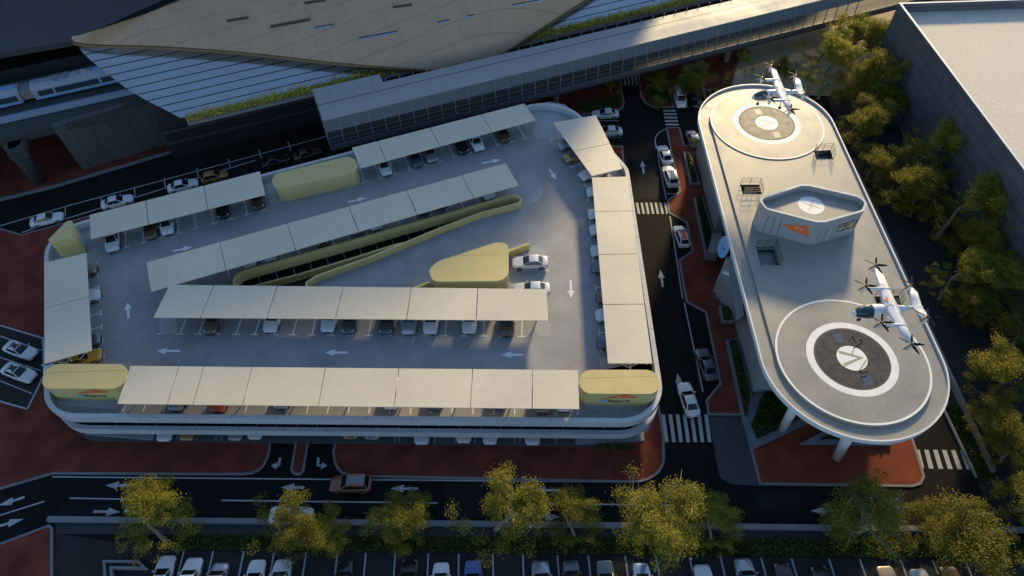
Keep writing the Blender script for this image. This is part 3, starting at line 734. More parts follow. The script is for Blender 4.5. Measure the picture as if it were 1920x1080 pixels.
win = MB().face([W(.46, ZV+1.0), W(.97, ZV+1.0), W(.97, ZV+2.5), W(.46, ZV+2.5)]).build('window', GLASSB, pav)
m = MB()
for s in (.46, .54, .66, .72, .83, .93): m.face([W(s, ZV+1.0, .06), W(s+.014, ZV+1.0, .06), W(s+.05, ZV+2.55, .06), W(s+.036, ZV+2.55, .06)])
m.face([W(.44, ZV+.88, .08), W(.99, ZV+.88, .08), W(.99, ZV+1.02, .08), W(.44, ZV+1.02, .08)])
m.build('window_frame', WHITEP, pav)
m = MB()
for s0, s1, z0, z1 in ((.50, .60, 1.2, 2.0), (.62, .66, 1.3, 1.9), (.75, .90, 1.3, 2.3)): m.face([W(s0, ZV+z0, .045), W(s1, ZV+z0+.1, .045), W(s1, ZV+z1, .045), W(s0, ZV+z1-.2, .045)])
m.build('window_reflection', mat('amber_reflection', (.45, .33, .14), .4), pav)  # amber reflections in the glass, painted as flat pieces
# raking columns
def column(base_px, top_px, r=.55):
    b = at(*base_px, .12); t = at(*top_px, ZV-1.15); MB().tube((*b, .05), (*t, ZV-1.15), r*.85, r, n=16).build('column', WHITEP, vb, smooth=True)
column((1569, 858), (1600, 800), .6); column((1466, 806), (1500, 745), .55); column((1325, 300), (1345, 240), .5); column((1620, 760), (1650, 700), .6)
# terminal blocks beneath the deck
def block(px, zt, m, lean=0., name='terminal_block', z0=.12, zpx=.12):
    b = ccw(ats(px, zpx)); return b
tb = ccw([at(1377, 604, .12), at(1409, 737, .12), (33, 41.6), (43.6, 41.2), (44.4, 60), (31.5, 60), at(1345, 548, .12)])
tz = ZV-1.15
MB().sides(tb, .12, tz).flat(tb, tz-.02).build('terminal_block', mat('terminal_cladding', (.27, .285, .30), .45, var=.06), vb)
tb2 = ccw([at(1304, 290, .12), at(1338, 437, .12), (44.4, 66), (45.2, 86), (33, 88)])
MB().sides(tb2, .12, tz).flat(tb2, tz-.02).build('terminal_block', MATS['terminal_cladding'], vb)
# ledge, sawtooth windows and joints on the west faces
def west_face(pa, pb):
    A = Vector(at(*pa, .12)); B = Vector(at(*pb, .12)); u = (B-A).normalized(); n = Vector((u.y, -u.x))
    if n.x > 0: n = -n
    return A, u, n, (B-A).length
A, u, n, Lf = west_face((1377, 604), (1409, 737))
m = MB(); k = 11
for i in range(k):
    s0, s1 = i/k*Lf+.1, (i+.8)/k*Lf
    def Q(s, z, d=.03): p = A+u*s+n*d; return (p.x, p.y, z)
    m.face([Q(s0, 5.6), Q(s1, 5.6), Q(s1, 6.5)])
m.build('window', GLASSB, vb)
m = MB()
m.face([Q(0, 5.5, .05), Q(Lf, 5.5, .05), Q(Lf, 5.56, .05), Q(0, 5.56, .05)]); m.build('facade_ledge', CONC, vb)
# leaning entrance fins
f1 = MB(); fb = [at(1338, 437, .12), at(1352, 440, .12), at(1345, 490, .12), at(1322, 488, .12)]
def lean_prism(px_top, zt, px_bot, zb, mm, name):
    T = [Vector((*at(x, y, zt), zt)) for x, y in px_top]; B = [Vector((*at(x, y, zb), zb)) for x, y in px_bot]
    o = MB(); o.face(T); o.face(B[::-1])
    for i in range(len(T)): j = (i+1) % len(T); o.face([B[i], B[j], T[j], T[i]])
    return o.build(name, mm, vb)
lean_prism([(1337, 437), (1354, 437), (1346, 472), (1327, 474)], 5.0, [(1336, 440), (1350, 440), (1342, 490), (1323, 488)], .12, CONC, 'entrance_fin')
lean_prism([(1362, 482), (1384, 490), (1395, 590), (1384, 600)], 7.5, [(1336, 545), (1376, 548), (1384, 600), (1377, 603)], .12, MATS['terminal_cladding'], 'entrance_fin')
m = MB(); a3 = Vector((*at(1355, 511, 6.5), 6.6)); b3 = Vector((*at(1376, 518, 6.5), 6.6)); m.bar(a3, b3, .35, .2); m.build('light_bar', PADW, vb)
# round blue sign by the entrance
dc = Vector((*at(1357, 463, 7.0), 7.0)); dm = MB()
rings = []
for dx in (-.06, .06): rings.append([dc+Vector((dx+.25*math.sin(t)*1.5, 1.45*math.cos(t), 1.45*math.sin(t))) for t in [2*PI*i/32 for i in range(32)]])
sg = dm.loft([r[::-1] for r in rings]).build('round_sign', mat('sign_blue', (.23, .42, .70), .4))
tag(sg, 'round pale blue sign hanging at the terminal entrance under the deck edge', 'sign')
mm = MB()
for s in (-.35, .35):
    c = dc+Vector((-.09, s, 0)); mm.face([c+Vector((0, .22*math.cos(t), .10*math.sin(t))) for t in [2*PI*i/10 for i in range(10)]])
mm.build('sign_mark', BLACKP, sg)
st_ = MB().tube((dc.x+.2, dc.y, dc.z+1.3), (dc.x+.6, dc.y, ZV-1.2), .06).build('hanger', DARK, sg)
# planters along the east pavement, hedges in them
def hedge(label, p, z0, z1, n, size=.26, m=LEAFD, cat='hedge', grp='clipped planting in the grey planters'):
    c = Vector((sum(q[0] for q in p)/len(p), sum(q[1] for q in p)/len(p), z0)); mb = MB(); foliage(mb, n, poly_sampler(p, z0, z1), size, 0, .7)
    return tag(mb.build('hedge', m), label, cat, grp)
for lab, px, n in (('north of the glass entrance wall', [(1281, 284), (1294, 286), (1312, 340), (1314, 344), (1294, 344)], 1400), ('beside the orange-roofed white car', [(1300, 369), (1318, 369), (1338, 436), (1327, 487), (1322, 480)], 2200),
                   ('tiny square one by the entrance fin', [(1341, 545), (1367, 547), (1367, 557), (1342, 557)], 350), ('small square one below the tiny one', [(1347, 573), (1372, 573), (1376, 603), (1354, 604)], 800), ('longest one beside the dark grey car', [(1361, 637), (1384, 633), (1412, 741), (1400, 800), (1391, 778)], 3200)):
    p, q, e = planter('grey stone planter, ' + lab, px, .55, mat('planter_stone', (.15, .165, .19), .7, var=.12, vscale=.8), .35, SOIL, .12)
    hedge('green shrubs in the planter, ' + lab, inset(q, .05), .4, 1.25, n)
p, q, e = planter('large triangular planter with grey kerb at the deck columns', [(1390, 781), (1401, 781), (1413, 742), (1440, 712), (1500, 740), (1545, 778), (1413, 841)], .5, MATS['planter_stone'], .8, SOIL, .12)
hedge('dense dark shrubs filling the large triangular planter', inset(q, .05), .4, 1.3, 8000)
p, q, e = planter('narrow pointed planter under the south tip of the landing deck', [(1500, 831), (1560, 801), (1640, 790), (1670, 826), (1672, 834)], .5, MATS['planter_stone'], .8, SOIL, .12)
hedge('low shrubs in the narrow pointed planter under the deck tip', inset(q, .05), .4, 1.0, 1800)
hb_ = [at(1118, 838, .14), at(1180, 840, .14), at(1182, 843, .14), at(1118, 842, .14)]
tag((lambda mb: (foliage(mb, 700, poly_sampler(ccw(hb_), .15, .9), .26, 0, .7), mb.build('hedge', LEAFD))[1])(MB()), 'short clipped dark hedge at the southeast corner of the car park', 'hedge')
# ------------------------------------------------------------------ metro station, viaduct, train, footbridge
G2 = math.radians(20.2); u2 = Vector((math.cos(G2), math.sin(G2), 0)); v2_ = Vector((-math.sin(G2), math.cos(G2), 0))   # along the tracks, north of them
st0 = Vector((*at(340, 222, 8), 8))
stn = empty('metro_station', (st0.x, st0.y, 0), 'huge station with a curved tiled shell roof over a silver striped skin', 'station')
sl = math.radians(40); nrm = (-v2_*math.sin(sl) + Vector((0, 0, 1))*math.cos(sl)).normalized(); up_s = (v2_*math.cos(sl) + Vector((0, 0, 1))*math.sin(sl)).normalized()
def skin_pt(px, py, off=0.): return on_plane(px, py, st0+nrm*off, nrm)
def to_st(p): d = p-st0; return (d.dot(u2), d.dot(up_s))
left_px = [(340, 222), (310, 206), (272, 187), (240, 168), (215, 149), (190, 129), (170, 113), (153, 97), (142, 80)]
left = [to_st(skin_pt(*p)) for p in left_px]
tip_t = left[-1][1]
def s_left(t):
    for (s0, t0), (s1, t1) in zip(left, left[1:]):
        if t0 <= t <= t1+1e-6: return s0+(s1-s0)*(t-t0)/max(1e-6, t1-t0)
    return left[-1][0] if t > tip_t else left[0][0]
ROWH = 1.28; nrow = int(18/ROWH); smax = 130
def SP(s, t, d=0.):
    b = .0035*t*t     # gentle curve of the skin
    return st0+u2*s+up_s*t+nrm*(d-b*0)
for r in range(nrow):
    if (r+1)*ROWH > tip_t: break
    t0, t1 = r*ROWH+.07, (r+1)*ROWH-.07
    m = MB(); ss = [s_left((t0+t1)/2)]
    k0, k1 = s_left(t0), s_left(t1); n = 16
    a = [(k0+(smax-k0)*i/n) for i in range(n+1)]; b = [(k1+(smax-k1)*i/n) for i in range(n+1)]
    for i in range(n): m.face([SP(a[i], t0), SP(a[i+1], t0), SP(b[i+1], t1), SP(b[i], t1)])
    m.build('skin_panel', SILV, stn)
m = MB(); m.face([SP(s, t, -.12) for s, t in left]+[SP(smax, tip_t, -.12), SP(smax, 0, -.12)]); m.build('skin_joint', BLACK, stn)
# shell: lens-shaped vault above the skin
edge_px = [(134, 70), (139, 78), (160, 82), (205, 84), (270, 85), (350, 89), (430, 95), (520, 104), (620, 116), (700, 123), (790, 129), (850, 131), (890, 122), (925, 108), (965, 85), (1010, 55), (1080, 10), (1130, -22), (1210, -70)]
far_px = [(134, 69), (150, 66), (200, 50), (262, 30), (330, 4), (400, -32), (480, -60), (570, -90), (680, -125), (790, -155), (900, -180), (980, -195), (1040, -205), (1090, -212), (1140, -220), (1190, -226), (1250, -232), (1290, -236), (1320, -240)]
E_ = [skin_pt(x, y, 1.1+min(1, i*.2)) for i, (x, y) in enumerate(edge_px)]
zt0 = E_[0].z
F_ = [Vector((*at(x, y, zt0+2), zt0+2)) for x, y in far_px]
F_[0] = E_[0]+Vector((.05, .2, .1)); F_[1] = Vector((*at(150, 66, zt0+.6), zt0+.6))
rows = []; KN = 14
for i, (a, b) in enumerate(zip(E_, F_)):
    w = (b-a).length; row = []
    for k in range(KN+1):
        t = k/KN; p = a.lerp(b, t); p = p+Vector((0, 0, min(24, w*.30)*min(1, i/8)**1.3*math.sin(PI*min(1, t*1.02)))); row.append(p)
    rows.append(row)
sm = MB()
nR = len(rows)
sm.v = [tuple(p) for row in rows for p in row]
for i in range(nR-1):
    for k in range(KN): a = i*(KN+1)+k; sm.f.append((a, a+KN+1, a+KN+2, a+1)); sm.m.append(0)
shell = sm.build('shell_roof', GOLD, stn, smooth=True)
# rounded bronze rim along the shell edge
rm = MB()
prof = [(0, .0), (-.22, -.10), (-.30, -.34), (-.16, -.55), (.3, -.6)]
rr = []
for i, p in enumerate(E_):
    a = E_[max(0, i-1)]; b = E_[min(len(E_)-1, i+1)]; tg = (b-a).normalized(); o_ = Vector((tg.y, -tg.x, 0)).normalized()
    rr.append([p - o_*x + Vector((0, 0, z)) for x, z in prof])
for i in range(len(rr)-1):
    for k in range(len(prof)-1): rm.face([rr[i][k], rr[i][k+1], rr[i+1][k+1], rr[i+1][k]])
rm.build('shell_rim', BRONZE, stn, smooth=True)
# skylight slots in the shell
def bary_shell(px, py):
    best = None; d = ray(px, py); o = Vector((0, 0, CAMH))
    from mathutils.geometry import intersect_ray_tri
    for i in range(nR-1):
        for k in range(KN):
            q = [rows[i][k], rows[i+1][k], rows[i+1][k+1], rows[i][k+1]]
            for tr in ((q[0], q[1], q[2]), (q[0], q[2], q[3])):
                h = intersect_ray_tri(tr[0], tr[1], tr[2], d, o)
                if h: return h, (tr[1]-tr[0]).cross(tr[2]-tr[0]).normalized()
    return None, None
for (x0, y0, x1, y1, th, blue) in ((425, 37, 466, 30, 5, 0), (507, 47, 582, 33, 6, 0), (589, 50, 627, 44, 5, 1), (571, 3, 610, -2, 5, 0), (736, 11, 772, 6, 5, 0), (673, 70, 745, 57, 5, 1), (820, 40, 889, 26, 5, 1), (961, 8, 1018, -3, 5, 1)):
    q = [bary_shell(x, y) for x, y in ((x0, y0), (x1, y1), (x1, y1+th), (x0, y0+th))]
    if any(h is None for h, _ in q): continue
    n = q[0][1]; n = n if n.z > 0 else -n
    P4 = [h+n*.05 for h, _ in q]; mid = [P4[3].lerp(P4[0], .55), P4[2].lerp(P4[1], .55)]
    sk = MB().face([P4[3], P4[2], mid[1], mid[0]]).build('skylight', mat('sky_glass', (.25, .32, .42), .12, metal=.4, spec=.8) if blue else DARK, stn)
    MB().face([mid[0], mid[1], P4[1], P4[0]]).build('reveal', DARK if blue else BRONZE, sk)
# flat blue-grey roof west of the shell
zb = 15.0
bp = ats([(-360, 190), (0, 99), (137, 76), (260, 20), (420, -50), (560, -110), (-300, -150)], zb)
MB().prism(ccw(bp), zb-.9, zb, 0, side=1).build('side_roof', [SHELLB, mat('roof_fascia', (.035, .037, .04), .6)], stn)
# tall unseen hall, added north of the tracks to shade the north-west canopies
hl_ = MB(); rr = []
for X, hgt in ((-230, 56), (-120, 55), (-60, 52), (-13, 48), (8, 45), (22, 42), (33, 37), (38, 28), (41, 12)):
    rr.append([(X, 140, 0), (X, 140.5, hgt*.8), (X, 143, hgt), (X, 172, hgt), (X, 176, hgt*.8), (X, 176, 0)])
hl_.loft(rr).build('added_shade_hall', GOLD, stn, smooth=False)
# concrete base wall under the skin
wl = Vector((*at(155, 320, 0), 0)); wr = Vector((*at(402, 244, 0), 0)); wd = (wr-wl).normalized(); wn = Vector((wd.y, -wd.x, 0))
def wall_pt(px, py): return on_plane(px, py, wl, wn)
wp = [wall_pt(*p) for p in [(157, 321), (212, 306), (384, 263), (403, 244), (372, 238), (340, 222), (290, 198), (232, 200), (97, 238)]]
m = MB(); m.face(wp); top = [p for p in wp[7:]]; m.face([wp[7], wp[8], wp[8]-wn*1.1, wp[7]-wn*1.1])
bs = m.build('base_wall', mat('base_panels', (.062, .067, .068), .6, var=.12, vscale=.3), stn)
jm = MB()
for x in (132, 165, 198, 232, 268, 305, 340):
    t = (x-97)/(403-97); y1 = 320+(x+45-157)*(-76/245); y0 = 236-(x-97)*.26 if x < 250 else 196+(x-280)*.42
    a, b = wall_pt(x, y0+6), wall_pt(x+35, y1-4); d_ = wd*.04
    m2 = wn*.02; jm.face([a-d_+m2, a+d_+m2, b+d_+m2, b-d_+m2])
jm.build('panel_joint', DARK, bs)
# dark platform hall below the skin
hp = [st0+u2*-4+v2_*1.5, st0+u2*130+v2_*1.5]
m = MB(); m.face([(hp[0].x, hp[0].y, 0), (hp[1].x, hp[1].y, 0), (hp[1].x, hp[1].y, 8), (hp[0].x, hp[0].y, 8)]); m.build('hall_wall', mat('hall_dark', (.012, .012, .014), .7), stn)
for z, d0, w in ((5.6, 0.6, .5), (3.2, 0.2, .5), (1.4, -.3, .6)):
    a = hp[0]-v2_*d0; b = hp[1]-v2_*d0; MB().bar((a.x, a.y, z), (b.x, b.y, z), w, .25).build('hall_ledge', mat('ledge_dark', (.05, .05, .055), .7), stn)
# added leaf strip and ledge standing in for the skin's reflected gold-green band
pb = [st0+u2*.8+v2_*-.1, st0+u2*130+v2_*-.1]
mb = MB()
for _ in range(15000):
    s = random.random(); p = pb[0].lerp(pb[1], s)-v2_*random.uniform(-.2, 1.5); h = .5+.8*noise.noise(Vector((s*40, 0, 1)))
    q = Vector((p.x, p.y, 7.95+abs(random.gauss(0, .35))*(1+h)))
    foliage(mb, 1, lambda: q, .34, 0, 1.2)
tag(mb.build('reflection_strip', leaf_mat('leaf_reflection', (.34, .30, .03), (.62, .52, .09), .35)), 'yellow-green leaves standing in for the reflection along the foot of the silver station skin', 'planting', kind='stuff')
a, b = pb[0], pb[1]; m = MB(); c = (a+b)/2-v2_*.7
m.box((c.x, c.y, 7.7), ((b-a).length, 1.7, .5), G2); m.build('reflection_ledge', CONC, stn)
# viaduct
vd = empty('viaduct', (*at(60, 230, 9), 0), 'dark concrete railway viaduct running into the station', 'viaduct')
V0 = Vector((*at(0, 263, 8.6), 8.6))      # near bottom edge at x=0
def VP_(s, w, z): p = V0+u2*s+v2_*w; return (p.x, p.y, z)
def vslab(s0, s1, w0, w1, z0, z1, name, m):
    return MB().prism(ccw([VP_(s0, w0, 0)[:2], VP_(s1, w0, 0)[:2], VP_(s1, w1, 0)[:2], VP_(s0, w1, 0)[:2]]), z0, z1).build(name, m, vd)
VC = mat('viaduct_concrete', (.036, .040, .040), .8, var=.25, vscale=.2, fine=.25, fscale=3)
vslab(-60, 34, .0, 19, 8.0, 8.7, 'deck', VC)
vslab(-60, 34, -.02, .35, 7.6, 8.9, 'edge_beam', VC)
vslab(-60, 34, 4.2, 4.7, 8.7, 9.5, 'kerb_wall', RAIL)
for w in (5.2, 5.7): vslab(-60, 34, w, w+.14, 8.7, 9.0, 'rail', RAIL)
for w in (13.2, 13.8, 14.4, 15.0): vslab(-60, 34, w, w+.18, 8.7, 9.05, 'rail', CONC)
vslab(-60, 34, 17.2, 17.6, 8.7, 10.2, 'kerb_wall', VC)
pl_ = Vector((*at(76, 342, 0), 0))
MB().tube((pl_.x, pl_.y, 0), (pl_.x, pl_.y, 8.0), .95, 1.35, n=20).build('pier', VC, vd, smooth=True)
MB().box((pl_.x, pl_.y+2, 7.4), (2.4, 9, 1.2), G2).build('pier_cap', VC, vd)
# train
tr0 = Vector((*at(0, 203, 9.0), 9.0))
trn = empty('metro_train', tr0, 'white and blue metro train on the viaduct, entering the station', 'train')
def train_car(s0, s1):
    def pr(s, ins=0): return [tr0+u2*s+v2_*y+Vector((0, 0, z)) for y, z in [(0+ins, 0), (-.04+ins, 1.0), (.05+ins, 1.6), (.35+ins*.8, 2.1), (.9, 2.32-ins*.3), (2.0, 2.32-ins*.3), (2.6-ins*.8, 2.1), (2.9-ins, 1.6), (2.95-ins, 1.0), (2.9-ins, 0)]]
    b = MB().loft([pr(s0+.0, .12), pr(s0+.3), pr(s1-.3), pr(s1, .12)]).build('carriage', mat('train_white', (.26, .30, .37), .25, var=.05), trn, smooth=False)
    def side(a, c, z0, z1, m, nm, d=.05): 
        o = -v2_*d; P0 = [tr0+u2*a+o+Vector((0, 0, z0)), tr0+u2*c+o+Vector((0, 0, z0)), tr0+u2*c+o*.6+Vector((0, 0, z1)), tr0+u2*a+o*.6+Vector((0, 0, z1))]
        return MB().face(P0).build(nm, m, b)
    L = s1-s0
    side(s0+.8, s0+3.0, 0.55, 1.45, GLASSB, 'window'); side(s0+3.3, s0+L*.55, 0.55, 1.45, GLASSB, 'window'); side(s0+L*.57, s0+L*.68, 0.55, 1.45, GLASSB, 'window'); side(s0+L*.7, s1-.5, 0.55, 1.45, GLASSB, 'window')
    side(s0+.3, s1-.3, .1, .35, BLUELOGO, 'stripe')
    m = MB()
    for x, yw in ((.22, 1.0), (.30, 1.0), (.22, 2.0), (.30, 2.0)):
        c = tr0+u2*(s0+L*x)+v2_*yw+Vector((0, 0, 2.38)); m.flat([(c.x+.42*math.cos(t)*1.3, c.y+.42*math.sin(t)) for t in [2*PI*i/12 for i in range(12)]], c.z)
    m.build('roof_fan', mat('fan_grey', (.20, .22, .26), .5), b)
    c0, c1 = tr0+u2*(s0+L*.5), tr0+u2*(s1-.4)
    MB().face([(c+v2_*y+Vector((0, 0, 2.34)))[:] for c, y in ((c0, .95), (c1, .95), (c1, 1.95), (c0, 1.95))]).build('roof_panel', mat('train_blue', (.17, .36, .66), .25), b)
    rng = random.Random(5); m = MB()
    for _ in range(46):
        f_ = rng.random(); c = tr0+u2*(s0+L*(.36+.16*f_))+v2_*(1.0+rng.random()*.9)+Vector((0, 0, 2.355)); h = .09+.10*rng.random()
        m.face([(c+u2*a+v2_*b_)[:] for a, b_ in ((-h, -h), (h, -h), (h, h), (-h, h))])
    m.build('dot_pattern', mat('train_pale', (.75, .8, .85), .3), b)
train_car(5.4, 23.5); train_car(-14, 3.6)
m = MB(); m.loft([[tr0+u2*s+v2_*y+Vector((0, 0, z)) for y, z in [(.3, .3), (.35, 1.9), (2.6, 1.9), (2.6, .3)]] for s in (3.5, 5.5)]); m.build('gangway', mat('gangway_grey', (.16, .17, .18), .7), trn)

# footbridge
fb0 = Vector((*at(605, 226, 10), 0)); fb1 = Vector((*at(1540, 0, 10), 0)); fd = (fb1-fb0).normalized(); fnn = Vector((-fd.y, fd.x, 0)); FL = 150
fbr = empty('footbridge', (fb0.x, fb0.y, 0), 'long enclosed footbridge with pale metal roof and glazed sides', 'footbridge')
def FP(s, w, z): p = fb0+fd*s+fnn*w; return Vector((p.x, p.y, z))
W_ = 6.1
BRR = mat('bridge_roof', (.31, .315, .325), .58, metal=.0, spec=.5, var=.05, vscale=.25)
pf = [(0, 10), (2.4, 10.16), (W_, 10.05)]
m = MB()
for i in range(30):
    s0, s1 = i*5+.008, i*5+4.992
    for (w0, z0), (w1, z1) in zip(pf, pf[1:]): m.face([FP(s0, w0, z0), FP(s1, w0, z0), FP(s1, w1, z1), FP(s0, w1, z1)])
    m.face([FP(s0, 0, 9.85), FP(s1, 0, 9.85), FP(s1, 0, 10), FP(s0, 0, 10)])
    m.face([FP(s0, W_, 9.85), FP(s0, W_, 10.05), FP(s1, W_, 10.05), FP(s1, W_, 9.85)])
m.build('roof', BRR, fbr)
MB().face([FP(0, W_, 10.0), FP(11, W_, 10.0), FP(11, W_+2.5, 10.0), FP(0, W_+2.5, 10.0)]).face([FP(0, 0, 9.8), FP(FL, 0, 9.8), FP(FL, W_, 9.8), FP(0, W_, 9.8)]).build('roof_wing', BRR, fbr)
MB().bar(FP(0, 3.9, 10.12), FP(FL, 3.9, 10.12), .10, .06).build('gutter', DARK, fbr)
# side glazing: sloping upper band, upright lower band
GLZ = mat('smoke_glass', (.22, .25, .26), .12, spec=.7)
up_m = bpy.data.materials.new('bridge_glass'); up_m.use_nodes = True
nt = up_m.node_tree; b_ = nt.nodes['Principled BSDF']; b_.inputs['Base Color'].default_value = (.07, .08, .085, 1); b_.inputs['Roughness'].default_value = .08
tp_ = nt.nodes.new('ShaderNodeBsdfTransparent'); ms = nt.nodes.new('ShaderNodeMixShader'); ms.inputs[0].default_value = .62
nt.links.new(b_.outputs[0], ms.inputs[1]); nt.links.new(tp_.outputs[0], ms.inputs[2]); nt.links.new(ms.outputs[0], nt.nodes['Material Output'].inputs['Surface'])
BANDM = mat('band_panel', (.10, .105, .11), .35, spec=.5, var=.05)
m = MB(); m.face([FP(0, -.03, 9.86), FP(FL, -.03, 9.86), FP(FL, -.95, 8.45), FP(0, -.95, 8.45)]); m.build('upper_band', BANDM, fbr)
m = MB(); m.face([FP(0, -.95, 8.45), FP(FL, -.95, 8.45), FP(FL, -1.05, 5.9), FP(0, -1.05, 5.9)]); m.build('glazing', up_m, fbr)
m = MB(); m.face([FP(0, W_+.9, 8.6), FP(FL, W_+.9, 8.6), FP(FL, W_+.9, 5.2), FP(0, W_+.9, 5.2)]); m.build('glazing', up_m, fbr)
MB().prism(ccw([FP(0, -1.1, 0).xy[:], FP(FL, -1.1, 0).xy[:], FP(FL, W_+1, 0).xy[:], FP(0, W_+1, 0).xy[:]]), 4.7, 5.3).build('floor', mat('bridge_floor', (.035, .037, .04), .6), fbr)
MB().bar(FP(0, -1.12, 5.5), FP(FL, -1.12, 5.5), .14, .9).build('side_beam', mat('bridge_steel', (.085, .09, .10), .45), fbr)
for i in range(0, 44):
    s = i*2.3; m = MB()
    m.bar(FP(s, -.02, 9.95), FP(s, -.98, 8.45), .09, .14); m.bar(FP(s, -.98, 8.47), FP(s, -1.10, 5.1), .09, .14)
    m.build('frame', mat('frame_pale', (.20, .215, .23), .45), fbr); m = MB()
    m.bar(FP(s, W_+.05, 10.1), FP(s, W_+.9, 9.0), .08, .14); m.bar(FP(s, W_+.1, 10.0), FP(s, W_+.1, 10.55), .1, .1)
    m.build('frame', MATS['frame_pale'], fbr)
m = MB()
for z, w in ((9.2, -.50), (8.45, -.97), (7.3, -1.03), (6.5, -1.06), (5.95, -1.08)): m.bar(FP(0, w, z), FP(FL, w, z), .035, .035)
m.build('rail', MATS['frame_pale'], fbr)
m = MB()      # end lattice
for w in (-.9, .8, 2.6, 4.4, 6.2, 8.0): m.bar(FP(-.02, w, 5), FP(-.02, max(0, min(w, 8)), 10), .1, .1)
for z in (5.3, 6.5, 7.7, 8.9): m.bar(FP(-.02, -.9, z), FP(-.02, 8.2, z), .08, .08)
for w in (-.9, 2.6, 4.4): m.bar(FP(-.03, w, 5.2), FP(-.03, w+2, 9.5), .07, .07)
m.build('end_lattice', MATS['bridge_steel'], fbr)
for s in (4, 40, 75, 105): MB().tube(FP(s, 2.5, 0), FP(s, 2.5, 4.7), .55, n=14).build('pier', CONC, fbr, smooth=False)

# pale-roofed building on the right
X0 = at(1690, 5, 14)[0]; Yn = at(1690, 5, 14)[1]
hb = empty('flat_roof_building', (X0+40, 60, 0), 'large building with pale gravel roof and dark tiled west wall', 'building')
hp_ = [(X0, -60), (X0+90, -60), (X0+90, Yn), (X0-.4, Yn)]
MB().sides(hp_, 0, 12.5).build('wall', HOTELW, hb)
MB().flat(hp_, 12.4).build('roof', ROOFW, hb)
MB().wallring(hp_, inset(hp_, .35), 12.5, 14.0, 0, top=1).build('roof_parapet', [HOTELW, WHITEP], hb)
# ------------------------------------------------------------------ cars
def paint(name, col, rough=.3, metal=.0): return mat('paint_'+name, col, rough, metal, .5, coat=.6)
PAINTS = dict(white=paint('white', (.62, .63, .64)), silver=paint('silver', (.34, .36, .39), .3, .5), grey=paint('grey', (.11, .12, .14), .3, .5), black=paint('black', (.012, .012, .014), .25),
              red=paint('red', (.55, .07, .03)), copper=paint('copper', (.26, .10, .06), .3, .4), gold=paint('gold', (.36, .22, .07), .3, .4), yellow=paint('yellow', (.44, .25, .03)), bronze=paint('bronze', (.16, .11, .07), .3, .4),
              brown=paint('brown', (.10, .06, .035), .3, .3), blue=paint('blue', (.06, .10, .30), .3, .3), paleblue=paint('paleblue', (.20, .36, .62), .3, .2), tan=paint('tan', (.28, .23, .17), .3, .3))
CGL = mat('car_glass', (.008, .010, .013), .06, spec=.6); TYRE = mat('tyre', (.012, .012, .012), .8); RIM = mat('rim', (.35, .36, .38), .3, .8)
HL = mat('headlight', (.55, .6, .65), .1, spec=.8); TL = mat('taillight', (.45, .02, .015), .2); TRIM = mat('car_trim', (.02, .02, .022), .5)
SPEC = dict(sedan=dict(L=4.75, W=1.86, H=1.45, hood=.88, boot=.98, ws=(.95, .10), rw=(-1.05, -1.75), belt=.93, rwid=.60),
            hatch=dict(L=4.25, W=1.80, H=1.50, hood=.92, boot=1.0, ws=(.95, .20), rw=(-1.45, -1.95), belt=.96, rwid=.62),
            suv=dict(L=4.80, W=1.94, H=1.70, hood=1.05, boot=1.08, ws=(1.0, .30), rw=(-1.75, -2.15), belt=1.08, rwid=.68),
            van=dict(L=4.9, W=1.90, H=1.85, hood=1.1, boot=1.15, ws=(1.45, .75), rw=(-2.05, -2.3), belt=1.12, rwid=.76))
PROTO = {}
